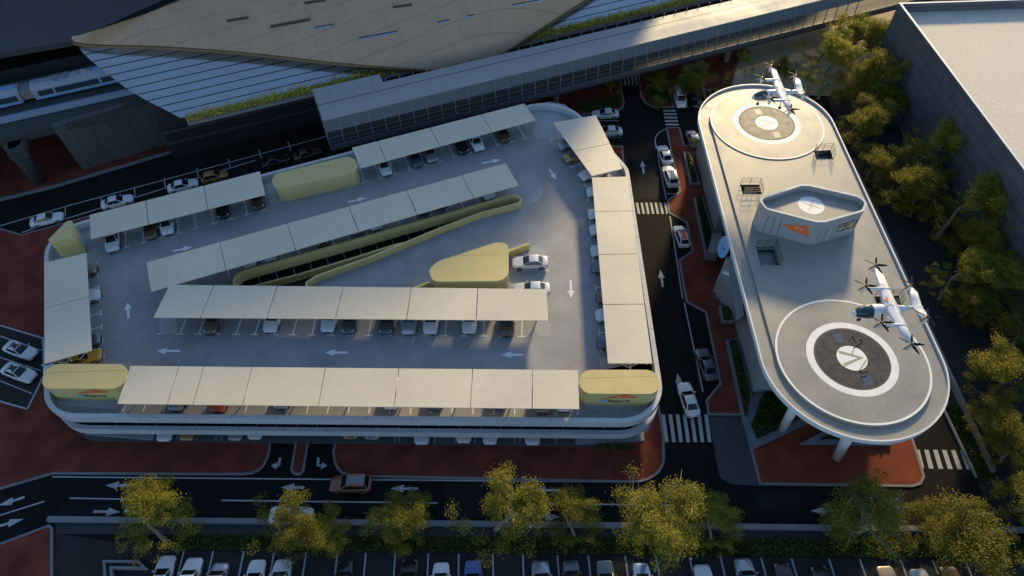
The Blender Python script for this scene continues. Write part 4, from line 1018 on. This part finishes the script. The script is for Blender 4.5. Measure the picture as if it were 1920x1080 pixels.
def car_meshes(kind):
    S = SPEC[kind]; L, W, H = S['L'], S['W'], S['H']; h = L/2; w = W/2
    # stations along x: (x, half width, z bottom, z belt side, z top centre)
    st = [(h, .52*w, .34, .56, .60), (h-.06, .74*w, .25, .66, .70), (h-.28, .91*w, .20, .72, S['hood']-.12), (h-.8, .985*w, .19, .80, S['hood']-.03), (S['ws'][0], w, .19, S['belt']-.07, S['hood']+.04),
          (.2, w, .19, S['belt']-.05, S['belt']+.0), (-.9, w, .19, S['belt']-.04, S['belt']+.0), (S['rw'][1]+.02, .99*w, .20, S['belt']-.04, S['boot']), (-h+.35, .95*w, .24, S['belt']-.08, S['boot']-.01),
          (-h+.08, .86*w, .30, S['belt']-.16, S['boot']-.08), (-h, .70*w, .38, S['belt']-.26, S['boot']-.24)]
    rings = []
    for x, hw, zb, zs, zt in st:
        half = [(0, zb), (.8*hw, zb), (.97*hw, zb+.10), (1.0*hw, (zb+zs)/2), (.985*hw, zs-.03), (.90*hw, zs+.05 if zs+.05 < zt else zt-.01), (.55*hw, zt-.012), (0, zt)]
        rings.append([(x, y, z) for y, z in half]+[(x, -y, z) for y, z in half[-2:0:-1]])
    b = MB(); b.loft(rings[::-1])
    wb, wt = S['ws']; rt, rb = S['rw']; zb_ = S['belt']-.02; bw = .90*w; tw = S['rwid']*w*1.12; hz = H
    def gh(x, half, z): return [(x, half, z), (x, -half, z)]
    base = [(wb, bw*.88), (wb-.35, bw), (rb+.35, bw*.98), (rb, bw*.84)]; topv = [(wt, tw*.92), (wt-.2, tw), (rt+.2, tw*.98), (rt, tw*.88)]
    B = [(x, y, zb_) for x, y in base]+[(x, -y, zb_) for x, y in base[::-1]]; T = [(x, y, hz-(.05 if i in (0, 3) else 0)) for i, (x, y) in enumerate(topv)]; T = T+[(x, -y, z) for x, y, z in T[::-1]]
    cab = MB(); n = 8; cab.v = B+T
    for i in range(n): j = (i+1) % n; cab.f.append((j, i, n+i, n+j)); cab.m.append(0)
    crown = (( wt+rt)/2, 0, hz+.045)
    cab.v.append(crown)
    for i in range(n): cab.f.append((n+(i+1) % n, n+i, 2*n)); cab.m.append(0)
    i0 = len(b.v); b.v += cab.v; b.f += [tuple(k+i0 for k in q) for q in cab.f]; b.m += cab.m
    # mirrors
    for s in (1, -1): b.box((wb-.30, s*(w+.07), S['belt']+.05), (.16, .18, .12))
    def pane(idx, a0, a1, c0, c1, off=.012):
        P_ = [Vector(cab.v[k]) for k in idx]; bl, br, tr_, tl = P_
        def bi(a, c): return bl.lerp(br, a).lerp(tl.lerp(tr_, a), c)
        nn = (br-bl).cross(tl-bl).normalized(); ctr = Vector(((wt+rt)/2, 0, 1.0))
        if nn.dot(bi(.5, .5)-ctr) < 0: nn = -nn
        return [bi(a0, c0)+nn*off, bi(a1, c0)+nn*off, bi(a1, c1)+nn*off, bi(a0, c1)+nn*off]
    parts = {}
    parts['windscreen'] = [MB().face(pane((7, 0, 8, 15), .04, .96, .03, .95)), CGL]
    parts['rear_window'] = [MB().face(pane((3, 4, 12, 11), .06, .94, .10, .94)), CGL]
    sw = []
    for s in ((0, 1, 9, 8), (7, 6, 14, 15)):
        pass
    for s, quads in ((1, [(0, 1, 9, 8), (1, 2, 10, 9), (2, 3, 11, 10)]), (-1, [(7, 6, 14, 15), (6, 5, 13, 14), (5, 4, 12, 13)])):
        m = MB(); m.face(pane(quads[0], .25, .97, .06, .90)); m.face(pane(quads[1], .02, .50, .06, .90)); m.face(pane(quads[1], .53, .98, .06, .90)); m.face(pane(quads[2], .03, .65, .08, .88)); sw.append(m)
    parts['side_window'] = [sw, CGL]
    wh = []
    for x in (h-.92, -h+.95):
        for s in (1, -1):
            m = MB(); y = s*(w-.10); m.tube((x, y-.115*s, .335), (x, y+.115*s, .335), .335, n=18, mi=0); m.tube((x, y+.10*s, .335), (x, y+.125*s, .335), .215, n=14, mi=1)
            wh.append(m)
    parts['wheel'] = [wh, [TYRE, RIM]]
    hl = []; tl = []
    for s in (1, -1):
        hl.append(MB().face([(h-.14, s*.80*w, .60), (h-.09, s*.52*w, .645), (h-.25, s*.56*w, .745), (h-.42, s*.86*w, .75)]))
        hl[-1].v = [(x+.035, y, z+.03) for x, y, z in hl[-1].v]
        zt = S['boot']-.06
        tl.append(MB().face([(-h-.012, s*.42*w, zt-.24), (-h+.03, s*.80*w, zt-.26), (-h+.20, s*.93*w, zt-.08), (-h+.0, s*.45*w, zt-.10)]))
        tl[-1].v = [(x-.03, y, z+.02) for x, y, z in tl[-1].v]
    parts['headlight'] = [hl, HL]; parts['taillight'] = [tl, TL]
    parts['bumper'] = [MB().box((h-.02, 0, .36), (.10, W*.50, .14)), TRIM]
    return b, parts
def make_proto(kind, roof=None):
    key = (kind, roof)
    if key in PROTO: return PROTO[key]
    b, parts = car_meshes(kind); objs = []
    body = b.build('body', PAINTS['white'], None, smooth=True)
    bv = body.modifiers.new('bevel', 'BEVEL'); bv.width = .07; bv.segments = 3; bv.limit_method = 'ANGLE'; bv.angle_limit = math.radians(24)
    bpy.context.view_layer.update()
    bme = bpy.data.meshes.new_from_object(body.evaluated_get(bpy.context.evaluated_depsgraph_get())); bme.name = 'body'
    bpy.data.objects.remove(body)
    for p in bme.polygons: p.use_smooth = True
    out = [('body', bme)]
    for nm, (mb, mm) in parts.items():
        for one in (mb if isinstance(mb, list) else [mb]):
            o = one.build(nm, mm); out.append((nm, o.data)); bpy.data.objects.remove(o)
    if roof:
        S = SPEC[kind]; wt, rt = S['ws'][1], S['rw'][0]; tw = S['rwid']*S['W']/2*.86
        m = MB(); zc = S['H']+.05
        m.v = [(wt-.06, tw, S['H']+.004), (wt-.06, -tw, S['H']+.004), (rt+.1, -tw, S['H']+.004), (rt+.1, tw, S['H']+.004), ((wt+rt)/2, 0, zc+.006)]
        m.f = [(1, 0, 4), (2, 1, 4), (3, 2, 4), (0, 3, 4)]; m.m = [0]*4
        rmats = dict(black=CGL, orange=mat('roof_orange', (.70, .14, .04), .25), glass=mat('roof_glass', (.16, .19, .22), .1, spec=.7))
        o = m.build('roof_panel', rmats[roof]); out.append(('roof_panel', o.data)); bpy.data.objects.remove(o)
    PROTO[key] = out; return out
BODYM = {}
def add_car(x, y, z, head, kind, color, label, group, roof=None):
    proto = make_proto(kind, roof)
    e = empty('parked_car', (x, y, z), label, 'car', group, math.radians(head))
    k = (kind, roof, color)
    for nm, me in proto:
        if nm == 'body':
            if k not in BODYM:
                m2 = me.copy(); m2.materials.clear(); m2.materials.append(PAINTS[color]); BODYM[k] = m2
            me = BODYM[k]
        o = bpy.data.objects.new(nm, me); COL.objects.link(o); o.parent = e
    return e
ORD = ['first', 'second', 'third', 'fourth', 'fifth', 'sixth', 'seventh', 'eighth', 'ninth', 'tenth', 'eleventh', 'twelfth', 'thirteenth', 'fourteenth', 'fifteenth', 'sixteenth', 'seventeenth', 'eighteenth', 'nineteenth', 'twentieth', 'twenty-first']
NAMEK = dict(sedan='saloon car', hatch='hatchback', suv='SUV', van='people carrier'); NAMEC = dict(paleblue='pale blue', gold='golden', black='black', tan='tan')
def row(cars, z, head, where, group, back=.0, side='left', nose=True):
    """cars: (px, py, kind, colour[, roof]) with px, py the nose on the ground"""
    for i, c in enumerate(cars):
        kind, color = c[2], c[3]; roof = c[4] if len(c) > 4 else None
        x, y = at(c[0], c[1], z+.3); a = math.radians(head); d = SPEC[kind]['L']/2+back if nose else 0
        if len(c) > 5: a = math.radians(c[5])
        roofs = {'black': ' with black roof', 'orange': ' with orange glass roof', 'glass': ' with glass roof', None: ''}[roof]
        lab = '%s %s%s, %s from the %s %s' % (NAMEC.get(color, color), NAMEK[kind], roofs, ORD[i], side, where)
        add_car(x-math.cos(a)*d, y-math.sin(a)*d, z, math.degrees(a)+random.uniform(-1.2, 1.2), kind, color, lab, group, roof)
GR = 'cars on the rooftop deck'
row([(213, 473, 'sedan', 'white', 'black'), (285, 449, 'hatch', 'bronze', 'black'), (316, 441, 'hatch', 'white'), (421, 410, 'sedan', 'black'), (487, 393, 'sedan', 'brown')], ZR, -70, 'under the northwest canopy', GR)
row([(727, 330, 'hatch', 'white'), (785, 314, 'hatch', 'grey', 'black'), (813, 305, 'sedan', 'silver'), (872, 289, 'sedan', 'black'), (901, 284, 'hatch', 'white'), (951, 267, 'hatch', 'brown')], ZR, -70, 'under the north canopy', GR)
row([(471, 502, 'sedan', 'white'), (509, 491, 'sedan', 'white'), (607, 463, 'sedan', 'brown'), (672, 440, 'sedan', 'silver'), (707, 432, 'sedan', 'white'), (796, 404, 'sedan', 'brown'), (830, 392, 'sedan', 'black'), (920, 375, 'hatch', 'white')], ZR, -70, 'under the slanting canopy', GR)
row([(393, 628, 'sedan', 'bronze'), (506, 625, 'sedan', 'white', 'black'), (614, 624, 'sedan', 'white'), (652, 627, 'sedan', 'grey'), (723, 628, 'sedan', 'grey'), (765, 629, 'suv', 'silver'), (806, 628, 'sedan', 'white'), (879, 627, 'sedan', 'white', 'black'), (950, 632, 'hatch', 'bronze')], ZR, rowang-90, 'under the middle canopy', GR)
row([(329, 772, 'hatch', 'silver'), (407, 774, 'hatch', 'red'), (527, 768, 'sedan', 'silver'), (732, 769, 'hatch', 'white'), (815, 770, 'sedan', 'grey'), (935, 768, 'sedan', 'tan'), (1018, 777, 'suv', 'bronze'), (1058, 773, 'hatch', 'white')], ZR, rowang-90, 'peeking out below the front canopy', GR)
row([(1099, 362, 'sedan', 'white'), (1102, 405, 'sedan', 'white'), (1105, 434, 'sedan', 'white'), (1107, 474, 'sedan', 'white', 'black'), (1108, 505, 'hatch', 'grey'), (1117, 560, 'hatch', 'bronze'), (1116, 594, 'sedan', 'white'), (1120, 645, 'hatch', 'grey')], ZR, 180, 'along the east canopy', GR, 0, 'top')
row([(1046, 278, 'hatch', 'silver', 'black', 202), (1057, 302, 'hatch', 'gold', None, 202), (1087, 334, 'sedan', 'white', None, 200)], ZR, 200, 'under the northeast diagonal canopy', GR, 0, 'top')
row([(184, 505, 'sedan', 'bronze'), (190, 553, 'sedan', 'white'), (191, 636, 'hatch', 'grey'), (193, 664, 'sedan', 'yellow')], ZR, 20, 'along the west canopy', GR, 0, 'top')
x, y = at(100, 692, ZR+.5); add_car(x, y, ZR, 110, 'sedan', 'white', 'white saloon car half hidden behind the southwest yellow tower', GR)
x, y = at(994, 492, ZR+.6); add_car(x, y, ZR, 180, 'sedan', 'white', 'white saloon car parked in the open beside the central wedge tower', GR)
x, y = at(997, 542, ZR+.6); add_car(x, y, ZR, 178, 'sedan', 'white', 'white saloon car half under the east end of the middle canopy', GR)
row([(307, 829, 'sedan', 'white'), (350, 828, 'hatch', 'gold'), (441, 828, 'hatch', 'silver'), (478, 825, 'sedan', 'white'), (657, 825, 'sedan', 'gold'), (698, 826, 'sedan', 'silver'), (790, 835, 'sedan', 'white'), (869, 832, 'sedan', 'white'), (919, 835, 'hatch', 'white'), (999, 836, 'sedan', 'white')], .16, rowang-90, 'on the ground floor of the car park front', 'cars on the ground floor of the car park')
GN = 'cars in bays along the north road'
for px, py, h, k, c, lab in ((88, 411, 12, 'sedan', 'white', 'white saloon car at the western end of the north road bays'), (220, 378, 14, 'sedan', 'white', 'white saloon car in the bay behind the northwest tower'), (343, 348, 14, 'sedan', 'white', 'white saloon car touching bumpers with a golden car on the north road'),
                             (402, 331, 14, 'hatch', 'gold', 'golden hatchback behind the northwest canopy on the north road'), (517, 302, 18, 'sedan', 'black', 'black saloon car near the footbridge end on the north road'), (576, 289, 18, 'sedan', 'brown', 'dark brown saloon car closest to the footbridge end')):
    x, y = at(px, py, .6); add_car(x, y, 0, h+6, k, c, lab, GN)
for px, py, h, lab in ((38, 656, -22, 'white saloon car, upper of the two in the west plaza bays'), (35, 698, -22, 'white saloon car, lower of the two in the west plaza bays')):
    x, y = at(px, py, .8); add_car(x, y, ZP+.01, h, 'sedan', 'white', lab, 'cars in the west plaza bays', 'black')
GE = 'cars along the east road'
for px, py, h, k, c, r, lab in ((1135, 212, 180, 'sedan', 'white', None, 'white saloon car in the upper bay beside the northeast roof corner'), (1141, 245, 180, 'sedan', 'white', None, 'white saloon car in the lower bay beside the northeast roof corner'),
                                (1247, 289, 95, 'sedan', 'white', None, 'white saloon car at the top of the east road lay-by'), (1257, 329, 94, 'suv', 'white', 'glass', 'white SUV with glass roof parked behind a white saloon in the lay-by'),
                                (1278, 441, 94, 'hatch', 'white', 'orange', 'white car with orange glass roof in the middle lay-by'), (1325, 681, 96, 'sedan', 'grey', None, 'dark grey saloon car in the long lay-by beside the planters'),
                                (1291, 747, 96, 'sedan', 'white', None, 'white saloon car driving onto the large zebra crossing'), (1275, 183, 268, 'van', 'white', None, 'white boxy people carrier in the small north lot'),
                                (1304, 184, 268, 'suv', 'black', None, 'black SUV in the small north lot beside a white people carrier'), (1300, 258, 95, 'hatch', 'silver', None, 'silver hatchback half hidden under the far end of the landing deck')):
    x, y = at(px, py, .8); add_car(x, y, 0.0, h, k, c, lab, GE, r)
GM = 'cars driving on the south road'
for px, py, h, k, c, r, lab in ((657, 906, 178.5, 'suv', 'copper', 'glass', 'copper SUV with glass roof driving west on the south road'), (272, 946, -2, 'hatch', 'silver', None, 'silver car under the westernmost tree on the south road'), (545, 965, -2, 'sedan', 'white', None, 'white saloon car under the second roadside tree from the west'),
                                (984, 957, -2, 'hatch', 'silver', None, 'silver car half hidden by the tallest tree on the south road'), (1655, 948, 177, 'hatch', 'blue', 'glass', 'blue car beneath a tree below the orange plaza')):
    x, y = at(px, py, .8); add_car(x, y, 0, h, k, c, lab, GM, r)
LOT = [(318, 1043, 'sedan', 'white', 'black'), (368, 1047, 'suv', 'white', None), (417, 1056, 'van', 'silver', 'glass'), (486, 1051, 'sedan', 'white', 'black'), (534, 1050, 'suv', 'white', None), (650, 1054, 'hatch', 'black', None), (769, 1050, 'sedan', 'black', None), (828, 1056, 'hatch', 'white', None), (887, 1052, 'sedan', 'blue', None),
       (1013, 1053, 'suv', 'silver', None), (1069, 1052, 'hatch', 'grey', None), (1132, 1052, 'sedan', 'grey', None), (1199, 1057, 'hatch', 'paleblue', None), (1313, 1060, 'sedan', 'white', None), (1389, 1048, 'suv', 'silver', None), (1462, 1057, 'sedan', 'black', None), (1531, 1063, 'sedan', 'black', None), (1654, 1063, 'sedan', 'tan', None), (1716, 1068, 'sedan', 'white', None), (1772, 1064, 'sedan', 'brown', None)]
row(LOT, .01, 91, 'in the south car lot', 'cars in the south lot')

# ------------------------------------------------------------------ aircraft
def aircraft(name, label, px, py, zp, rz):
    e = empty(name, (*at(px, py, zp), zp-3.3), label, 'aircraft', 'white six-rotor aircraft over the landing pads', math.radians(rz))
    OFF[e.name] = Vector((0, 0, 0)); e.scale = (.87, .87, .87)
    AW = mat('aircraft_white', (.70, .71, .73), .28, coat=.4); CAN = mat('canopy_glass', (.02, .05, .065), .05, spec=.8); PB = mat('prop_black', (.006, .006, .007), .6, spec=.1); NC_ = mat('nacelle_tip', (.10, .07, .04), .4, .6)
    Zc = 1.75
    def ring(x, hw, hh, zc, n=14): return [(x, hw*math.cos(t), zc+hh*math.sin(t)) for t in [2*PI*i/n for i in range(n)]]
    fus = [(3.95, .05, .05, 1.45), (3.7, .34, .32, 1.48), (3.2, .62, .58, 1.58), (2.4, .80, .78, 1.72), (1.4, .84, .86, 1.82), (.4, .76, .80, 1.92), (-.8, .50, .55, 2.1), (-2.0, .28, .30, 2.3), (-3.2, .18, .18, 2.45), (-3.7, .06, .06, 2.5)]
    MB().loft([ring(*r) for r in fus]).build('fuselage', AW, e, smooth=True)
    cn = MB(); cr = []
    for x, hw, hh, zc in [(3.62, .42, .41, 1.50), (3.2, .635, .595, 1.585), (2.6, .79, .76, 1.70), (1.9, .835, .835, 1.77)]:
        cr.append([(x, hw*math.cos(t)*1.01, zc+hh*math.sin(t)*1.01) for t in [PI*(-.06+1.12*i/10) for i in range(11)]])
    for a, b in zip(cr, cr[1:]):
        for j in range(10): cn.face([a[j], a[j+1], b[j+1], b[j]])
    cn.build('canopy', CAN, e, smooth=True)
    def foil(pts, name):        # pts: (x, y, z, chord, thick) section list along span
        rr = []
        for x, y, z, c, th in pts: rr.append([(x+c*.45, y, z), (x+c*.25, y, z+th*.5), (x-c*.1, y, z+th*.55), (x-c*.55, y, z+.01), (x-c*.55, y, z-.01), (x-c*.1, y, z-th*.4), (x+c*.25, y, z-th*.4)])
        return MB().loft(rr).build(name, AW, e, smooth=True)
    foil([(-.35, -5.6, 2.62, .85, .14), (-.15, -3, 2.68, 1.15, .18), (.05, -1, 2.62, 1.55, .30), (.05, 0, 2.6, 1.75, .36), (.05, 1, 2.62, 1.55, .30), (-.15, 3, 2.68, 1.15, .18), (-.35, 5.6, 2.62, .85, .14)], 'wing')
    foil([(-3.05, -2.3, 3.05, .9, .10), (-2.95, -1, 2.75, 1.1, .14), (-2.9, 0, 2.5, 1.25, .20), (-2.95, 1, 2.75, 1.1, .14), (-3.05, 2.3, 3.05, .9, .10)], 'tailplane')
    MB().face([(.5, -.9, 2.83), (.1, -.45, 2.86), (.05, -1.5, 2.80)]).face([(.2, -.95, 2.835), (.05, -.7, 2.84), (.0, -1.2, 2.83)]).build('orange_emblem', ORLOGO, e)
    m = MB()
    q = [(.55, .3), (.5, -.1), (.1, -.3), (-.3, -.1), (-.1, .2)]
    for a, b in zip(q, q[1:]): m.tube((a[0], a[1]+.1, 2.83), (b[0], b[1]+.1, 2.83), .02, n=4)
    m.build('hatch_outline', DARK, e)
    k = 0
    for x, y, zz, boom in ((.05, -5.6, 3.35, .0), (.05, 5.6, 3.35, .0), (2.15, -2.6, 3.25, 1), (2.15, 2.6, 3.25, 1), (-2.75, -2.3, 3.75, 0), (-2.75, 2.3, 3.75, 0)):
        m = MB()
        if boom: m.loft([[(xx, y+r*math.cos(t), zc+r*math.sin(t)) for t in [2*PI*i/10 for i in range(10)]] for xx, r, zc in ((-.9, .08, 2.66), (.2, .24, 2.66), (1.6, .21, 2.72), (2.15, .17, 2.8), (2.35, .06, 2.8))])
        m.loft([[(x+r*math.cos(t), y+r*math.sin(t), z) for t in [2*PI*i/12 for i in range(12)]] for z, r in ((zz-1.25, .10), (zz-.9, .22), (zz-.35, .24), (zz-.12, .18))])
        n_ = m.build('nacelle', AW, e, smooth=True)
        pm = MB().tube((x, y, zz-.12), (x, y, zz+.06), .16, .10, n=12, mi=1); a0 = .55
        for i in range(5):
            t = a0+2*PI*i/5; d = Vector((math.cos(t), math.sin(t), 0)); s = Vector((-d.y, d.x, 0)); c0 = Vector((x, y, zz))
            rr = []
            for r, wd, pitch in ((.12, .14, .5), (.45, .32, .38), (.9, .27, .26), (1.22, .18, .2), (1.38, .07, .16)):
                sd = s*math.cos(pitch)+Vector((0, 0, 1))*math.sin(pitch); u_ = d.cross(sd)*.014; p = c0+d*r
                rr.append([p-sd*wd*.5, p+u_, p+sd*wd*.5, p-u_])
            pm.loft(rr)
        pm.build('propeller', [PB, NC_], n_)
    for x, y in ((2.7, 0), (-.4, -1.05), (-.4, 1.05)):
        m = MB().tube((x, y*.7, 1.1), (x, y, .35), .06, n=8).tube((x, y-.08, .25), (x, y+.08, .25), .25, n=14); m.build('landing_gear', DARK, e)
    return e
aircraft('rotor_aircraft', 'white six-rotor aircraft above the near landing pad with dark discs', 1678, 563, 21.0, 179)
aircraft('rotor_aircraft', 'white six-rotor aircraft above the far sunlit landing pad', 1466, 157, 21.0, 179)

# ------------------------------------------------------------------ trees
def tree_proto(seed, h, r, leafm, nleaf, open_=0.):
    """tapered forking trunk, limbs and many small layered tufts of leaves"""
    rg = random.Random(seed); t = MB(); tips = []
    def limb(p, d, L, r0, lev):
        q = p; k = 3
        for i in range(k):
            d = (d+Vector((rg.gauss(0, .2), rg.gauss(0, .2), rg.gauss(0, .10)+.05))).normalized(); n = q+d*L/k
            t.tube(q, n, r0*(1-.55*i/k), r0*(1-.55*(i+1)/k), n=6, caps=False); q = n
            if lev >= 2: tips.append(q.copy())
        if lev < 3:
            for _ in range((4, 3, 3)[lev]):
                sp = rg.uniform(.55, 1.25); o = d.orthogonal().normalized(); o.rotate(Matrix.Rotation(rg.random()*2*PI, 3, d)); dd = d*math.cos(sp)+o*math.sin(sp); dd.z = max(dd.z, -.02)
                limb(q if lev == 0 else p.lerp(q, rg.uniform(.45, 1)), dd.normalized(), L*rg.uniform(.6, .85), r0*.52, lev+1)
    nst = rg.choice((1, 2, 2))
    for i in range(nst):
        a = i*2*PI/nst+rg.random(); limb(Vector((0, 0, 0)), Vector((math.cos(a)*.25, math.sin(a)*.25, 1)).normalized(), h*.24, .16*h/7, 0)
    # fit the branching to the wanted height and spread
    mz = sorted(p.z for p in tips)[int(len(tips)*.97)]; mr = sorted(math.hypot(p.x, p.y) for p in tips)[int(len(tips)*.80)]
    fx, fz = r*.9/mr, h*.93/mz
    t.v = [(x*fx, y*fx, z*fz) for x, y, z in t.v]; tips = [Vector((p.x*fx, p.y*fx, p.z*fz)) for p in tips]
    rg.shuffle(tips); tips = [p for p in tips if p.z > h*.12 and math.hypot(p.x, p.y) < r*1.25][:int(200*(1-.5*open_))]
    blobs = [(p, rg.uniform(.30, .74)*r/3.4*(1.15 if p.z > h*.6 else .9)) for p in tips]
    for _ in range(int(46*(1-.45*open_))):      # lower skirt of foliage
        a = rg.random()*2*PI; q = r*rg.uniform(.35, .98); blobs.append((Vector((q*math.cos(a), q*math.sin(a), h*rg.uniform(.18, .55))), rg.uniform(.34, .72)*r/3.4))
    wsum = sum(b[1]**2 for b in blobs); f = MB()
    for c, br in blobs:
        n = int(nleaf*br*br/wsum); sq = rg.uniform(.32, .6)
        for _ in range(n):
            d = Vector((rg.gauss(0, 1), rg.gauss(0, 1), rg.gauss(0, 1))).normalized(); rad = br*(rg.random()**.42)*(1+.5*(rg.random() < .12))
            p = c+Vector((d.x*rad*1.15, d.y*rad*1.15, d.z*rad*sq)); nn = (d*.45+Vector((rg.gauss(0, .7), rg.gauss(0, .7), rg.gauss(0, .7)+.55))).normalized()
            u = nn.orthogonal().normalized(); u.rotate(Matrix.Rotation(rg.random()*6.28, 3, nn)); v = nn.cross(u); s = rg.uniform(.10, .21)
            f.face([p-u*s*.55, p+v*s*.3, p+u*s*.55, p-v*s*.3])
    return t, f, leafm
TPROTO = []
for sd, h, r, lm, nl, op in ((1, 7.6, 3.4, LEAF, 21000, .1), (2, 7.0, 3.2, LEAF, 19000, .4), (3, 9.0, 3.7, LEAF, 17000, .95), (4, 7.6, 3.4, LEAF2, 22000, .1), (5, 8.2, 3.5, LEAF, 18000, .7)):
    t, f_, lm = tree_proto(sd, h, r, lm, nl, op); a = t.build('trunk', BARK, None, smooth=True); b = f_.build('crown', lm)
    zs = [v[2] for v in f_.v]; rs = sorted(math.hypot(v[0], v[1]) for v in f_.v)
    TPROTO.append((a.data, b.data, sum(zs)/len(zs), rs[int(len(rs)*.93)])); bpy.data.objects.remove(a); bpy.data.objects.remove(b)
def tree(px, py, rpx, k, label, group, squash=1.):
    """px, py: crown centre in the survey; rpx: crown radius"""
    tm, cm, zc0, r0 = TPROTO[k]
    zc = 4.0; x, y = at(px, py, zc); sc_px = 1280/((CAMH-zc)*math.sin(PITCH)+y*math.cos(PITCH))
    s = rpx/sc_px/r0*.97
    hz = s*squash*.72; x, y = at(px, py, zc0*hz)
    e = empty('tree', (x, y, 0), label, 'tree', group, random.random()*6.28); e.scale = (s, s, hz)
    for nm, me in (('trunk', tm), ('crown', cm)):
        o = bpy.data.objects.new(nm, me); COL.objects.link(o); o.parent = e
GT = 'roadside trees on the south verge'
SOUTH = [(278, 985, 72, 0), (520, 972, 70, 2), (606, 992, 44, 1), (748, 980, 56, 1), (925, 958, 84, 2), (1080, 983, 56, 0), (1232, 965, 80, 4), (1345, 992, 54, 0), (1640, 968, 72, 4), (1760, 985, 48, 2), (1855, 985, 92, 0), (1945, 930, 66, 1)]
for i, (x, y, r, k) in enumerate(SOUTH):
    tree(x, y, r*1.08, k, '%s tree from the west on the verge south of the main road' % ORD[i], GT)
EAST = [(1545, 62, 42, 2), (1600, 130, 40, 3), (1665, 70, 44, 1), (1560, 120, 50, 3), (1655, 150, 48, 0), (1668, 182, 34, 1), (1600, 222, 42, 0), (1742, 262, 56, 3), (1640, 300, 38, 1), (1688, 330, 48, 0), (1760, 330, 30, 2), (1805, 375, 66, 0), (1870, 410, 54, 2), (1795, 515, 50, 3), (1885, 520, 56, 1), (1725, 375, 30, 3), (1905, 690, 60, 0), (1885, 770, 50, 3), (1925, 620, 46, 1), (1905, 840, 40, 1), (1850, 330, 34, 1), (1720, 300, 40, 4), (1842, 440, 46, 4), (1830, 560, 40, 1), (1640, 210, 36, 4), (1610, 60, 38, 4), (1900, 460, 40, 0)]
ZONES = ((100, 'on the sand by the footbridge'), (190, 'level with the far landing pad'), (290, 'level with the railed stair well'), (350, 'level with the pavilion roof'), (450, 'just south of the pavilion'), (600, 'level with the near aircraft'), (2000, 'level with the near pad'))
y0 = -1
for y1, where in ZONES:
    zone = sorted(q for q in EAST if y0 <= q[1] < y1); y0 = y1
    for i, (x, y, r, k) in enumerate(zone):
        tree(x, y, r*1.12, {3: 0}.get(k, k), '%s tree from the deck side %s, in the eastern belt' % (ORD[i], where), 'trees east of the landing deck', 1.3)
for x, y, r, k, lab in ((1330, 145, 46, 3, 'wide dark tree on the planting island north of the landing deck'), (1285, 150, 34, 3, 'dark tree on the planting island beside a white people carrier'), (1238, 150, 26, 1, 'slim tree at the west tip of the planting island'), (1235, 185, 20, 3, 'round low tree by the small five-bar zebra crossing'),
                        (1150, 155, 24, 2, 'thin tree under the footbridge by the northeast roof corner'), (1405, 110, 26, 2, 'sparse tree on the sand beside the footbridge'), (1480, 120, 30, 3, 'bushy tree on the sand north of the far aircraft'), (1303, 262, 14, 1, 'small tree over the silver hatchback at the far end of the deck')):
    tree(x, y, r, k, lab, 'trees around the north island')
hp2 = ats([(1080, 205), (1100, 195), (1165, 180), (1164, 200), (1100, 212)], .13)
tag((lambda mb: (foliage(mb, 1800, poly_sampler(ccw(hp2), .15, 1.0), .3, 0, .7), mb.build('hedge', LEAFD))[1])(MB()), 'low shrubs in the red bed above the two white cars', 'hedge')
hp3 = ats([(1212, 168), (1252, 172), (1258, 196), (1222, 194)], .13)
tag((lambda mb: (foliage(mb, 1500, poly_sampler(ccw(hp3), .15, 1.0), .3, 0, .7), mb.build('hedge', LEAFD))[1])(MB()), 'low shrubs at the tip of the red planting island', 'hedge')

# ------------------------------------------------------------------ light
SUN_AZ, SUN_EL = math.radians(22), math.radians(19.5)
w = bpy.data.worlds.new('World'); scene.world = w; w.use_nodes = True
nt = w.node_tree; sky = nt.nodes.new('ShaderNodeTexSky'); sky.sky_type = 'NISHITA'; sky.sun_disc = False
sky.sun_elevation = SUN_EL; sky.sun_rotation = SUN_AZ; sky.air_density = 1.0; sky.dust_density = .6; sky.ozone_density = 2.5
bg = nt.nodes['Background']; bg.inputs[1].default_value = .21; nt.links.new(sky.outputs[0], bg.inputs[0])
sd = bpy.data.lights.new('sun', 'SUN'); sd.energy = 5.9; sd.angle = math.radians(5.0); sd.color = (1, .765, .40)
so = bpy.data.objects.new('sun', sd); COL.objects.link(so)
dirv = Vector((math.sin(SUN_AZ)*math.cos(SUN_EL), math.cos(SUN_AZ)*math.cos(SUN_EL), math.sin(SUN_EL)))
so.rotation_euler = dirv.to_track_quat('Z', 'Y').to_euler(); so.location = (100, 200, 120)
scene.view_settings.view_transform = 'Standard'; scene.view_settings.look = 'None'; scene.view_settings.exposure = 0
scene.cycles.use_denoising = True
scene.cycles.max_bounces = 6; scene.cycles.transparent_max_bounces = 6
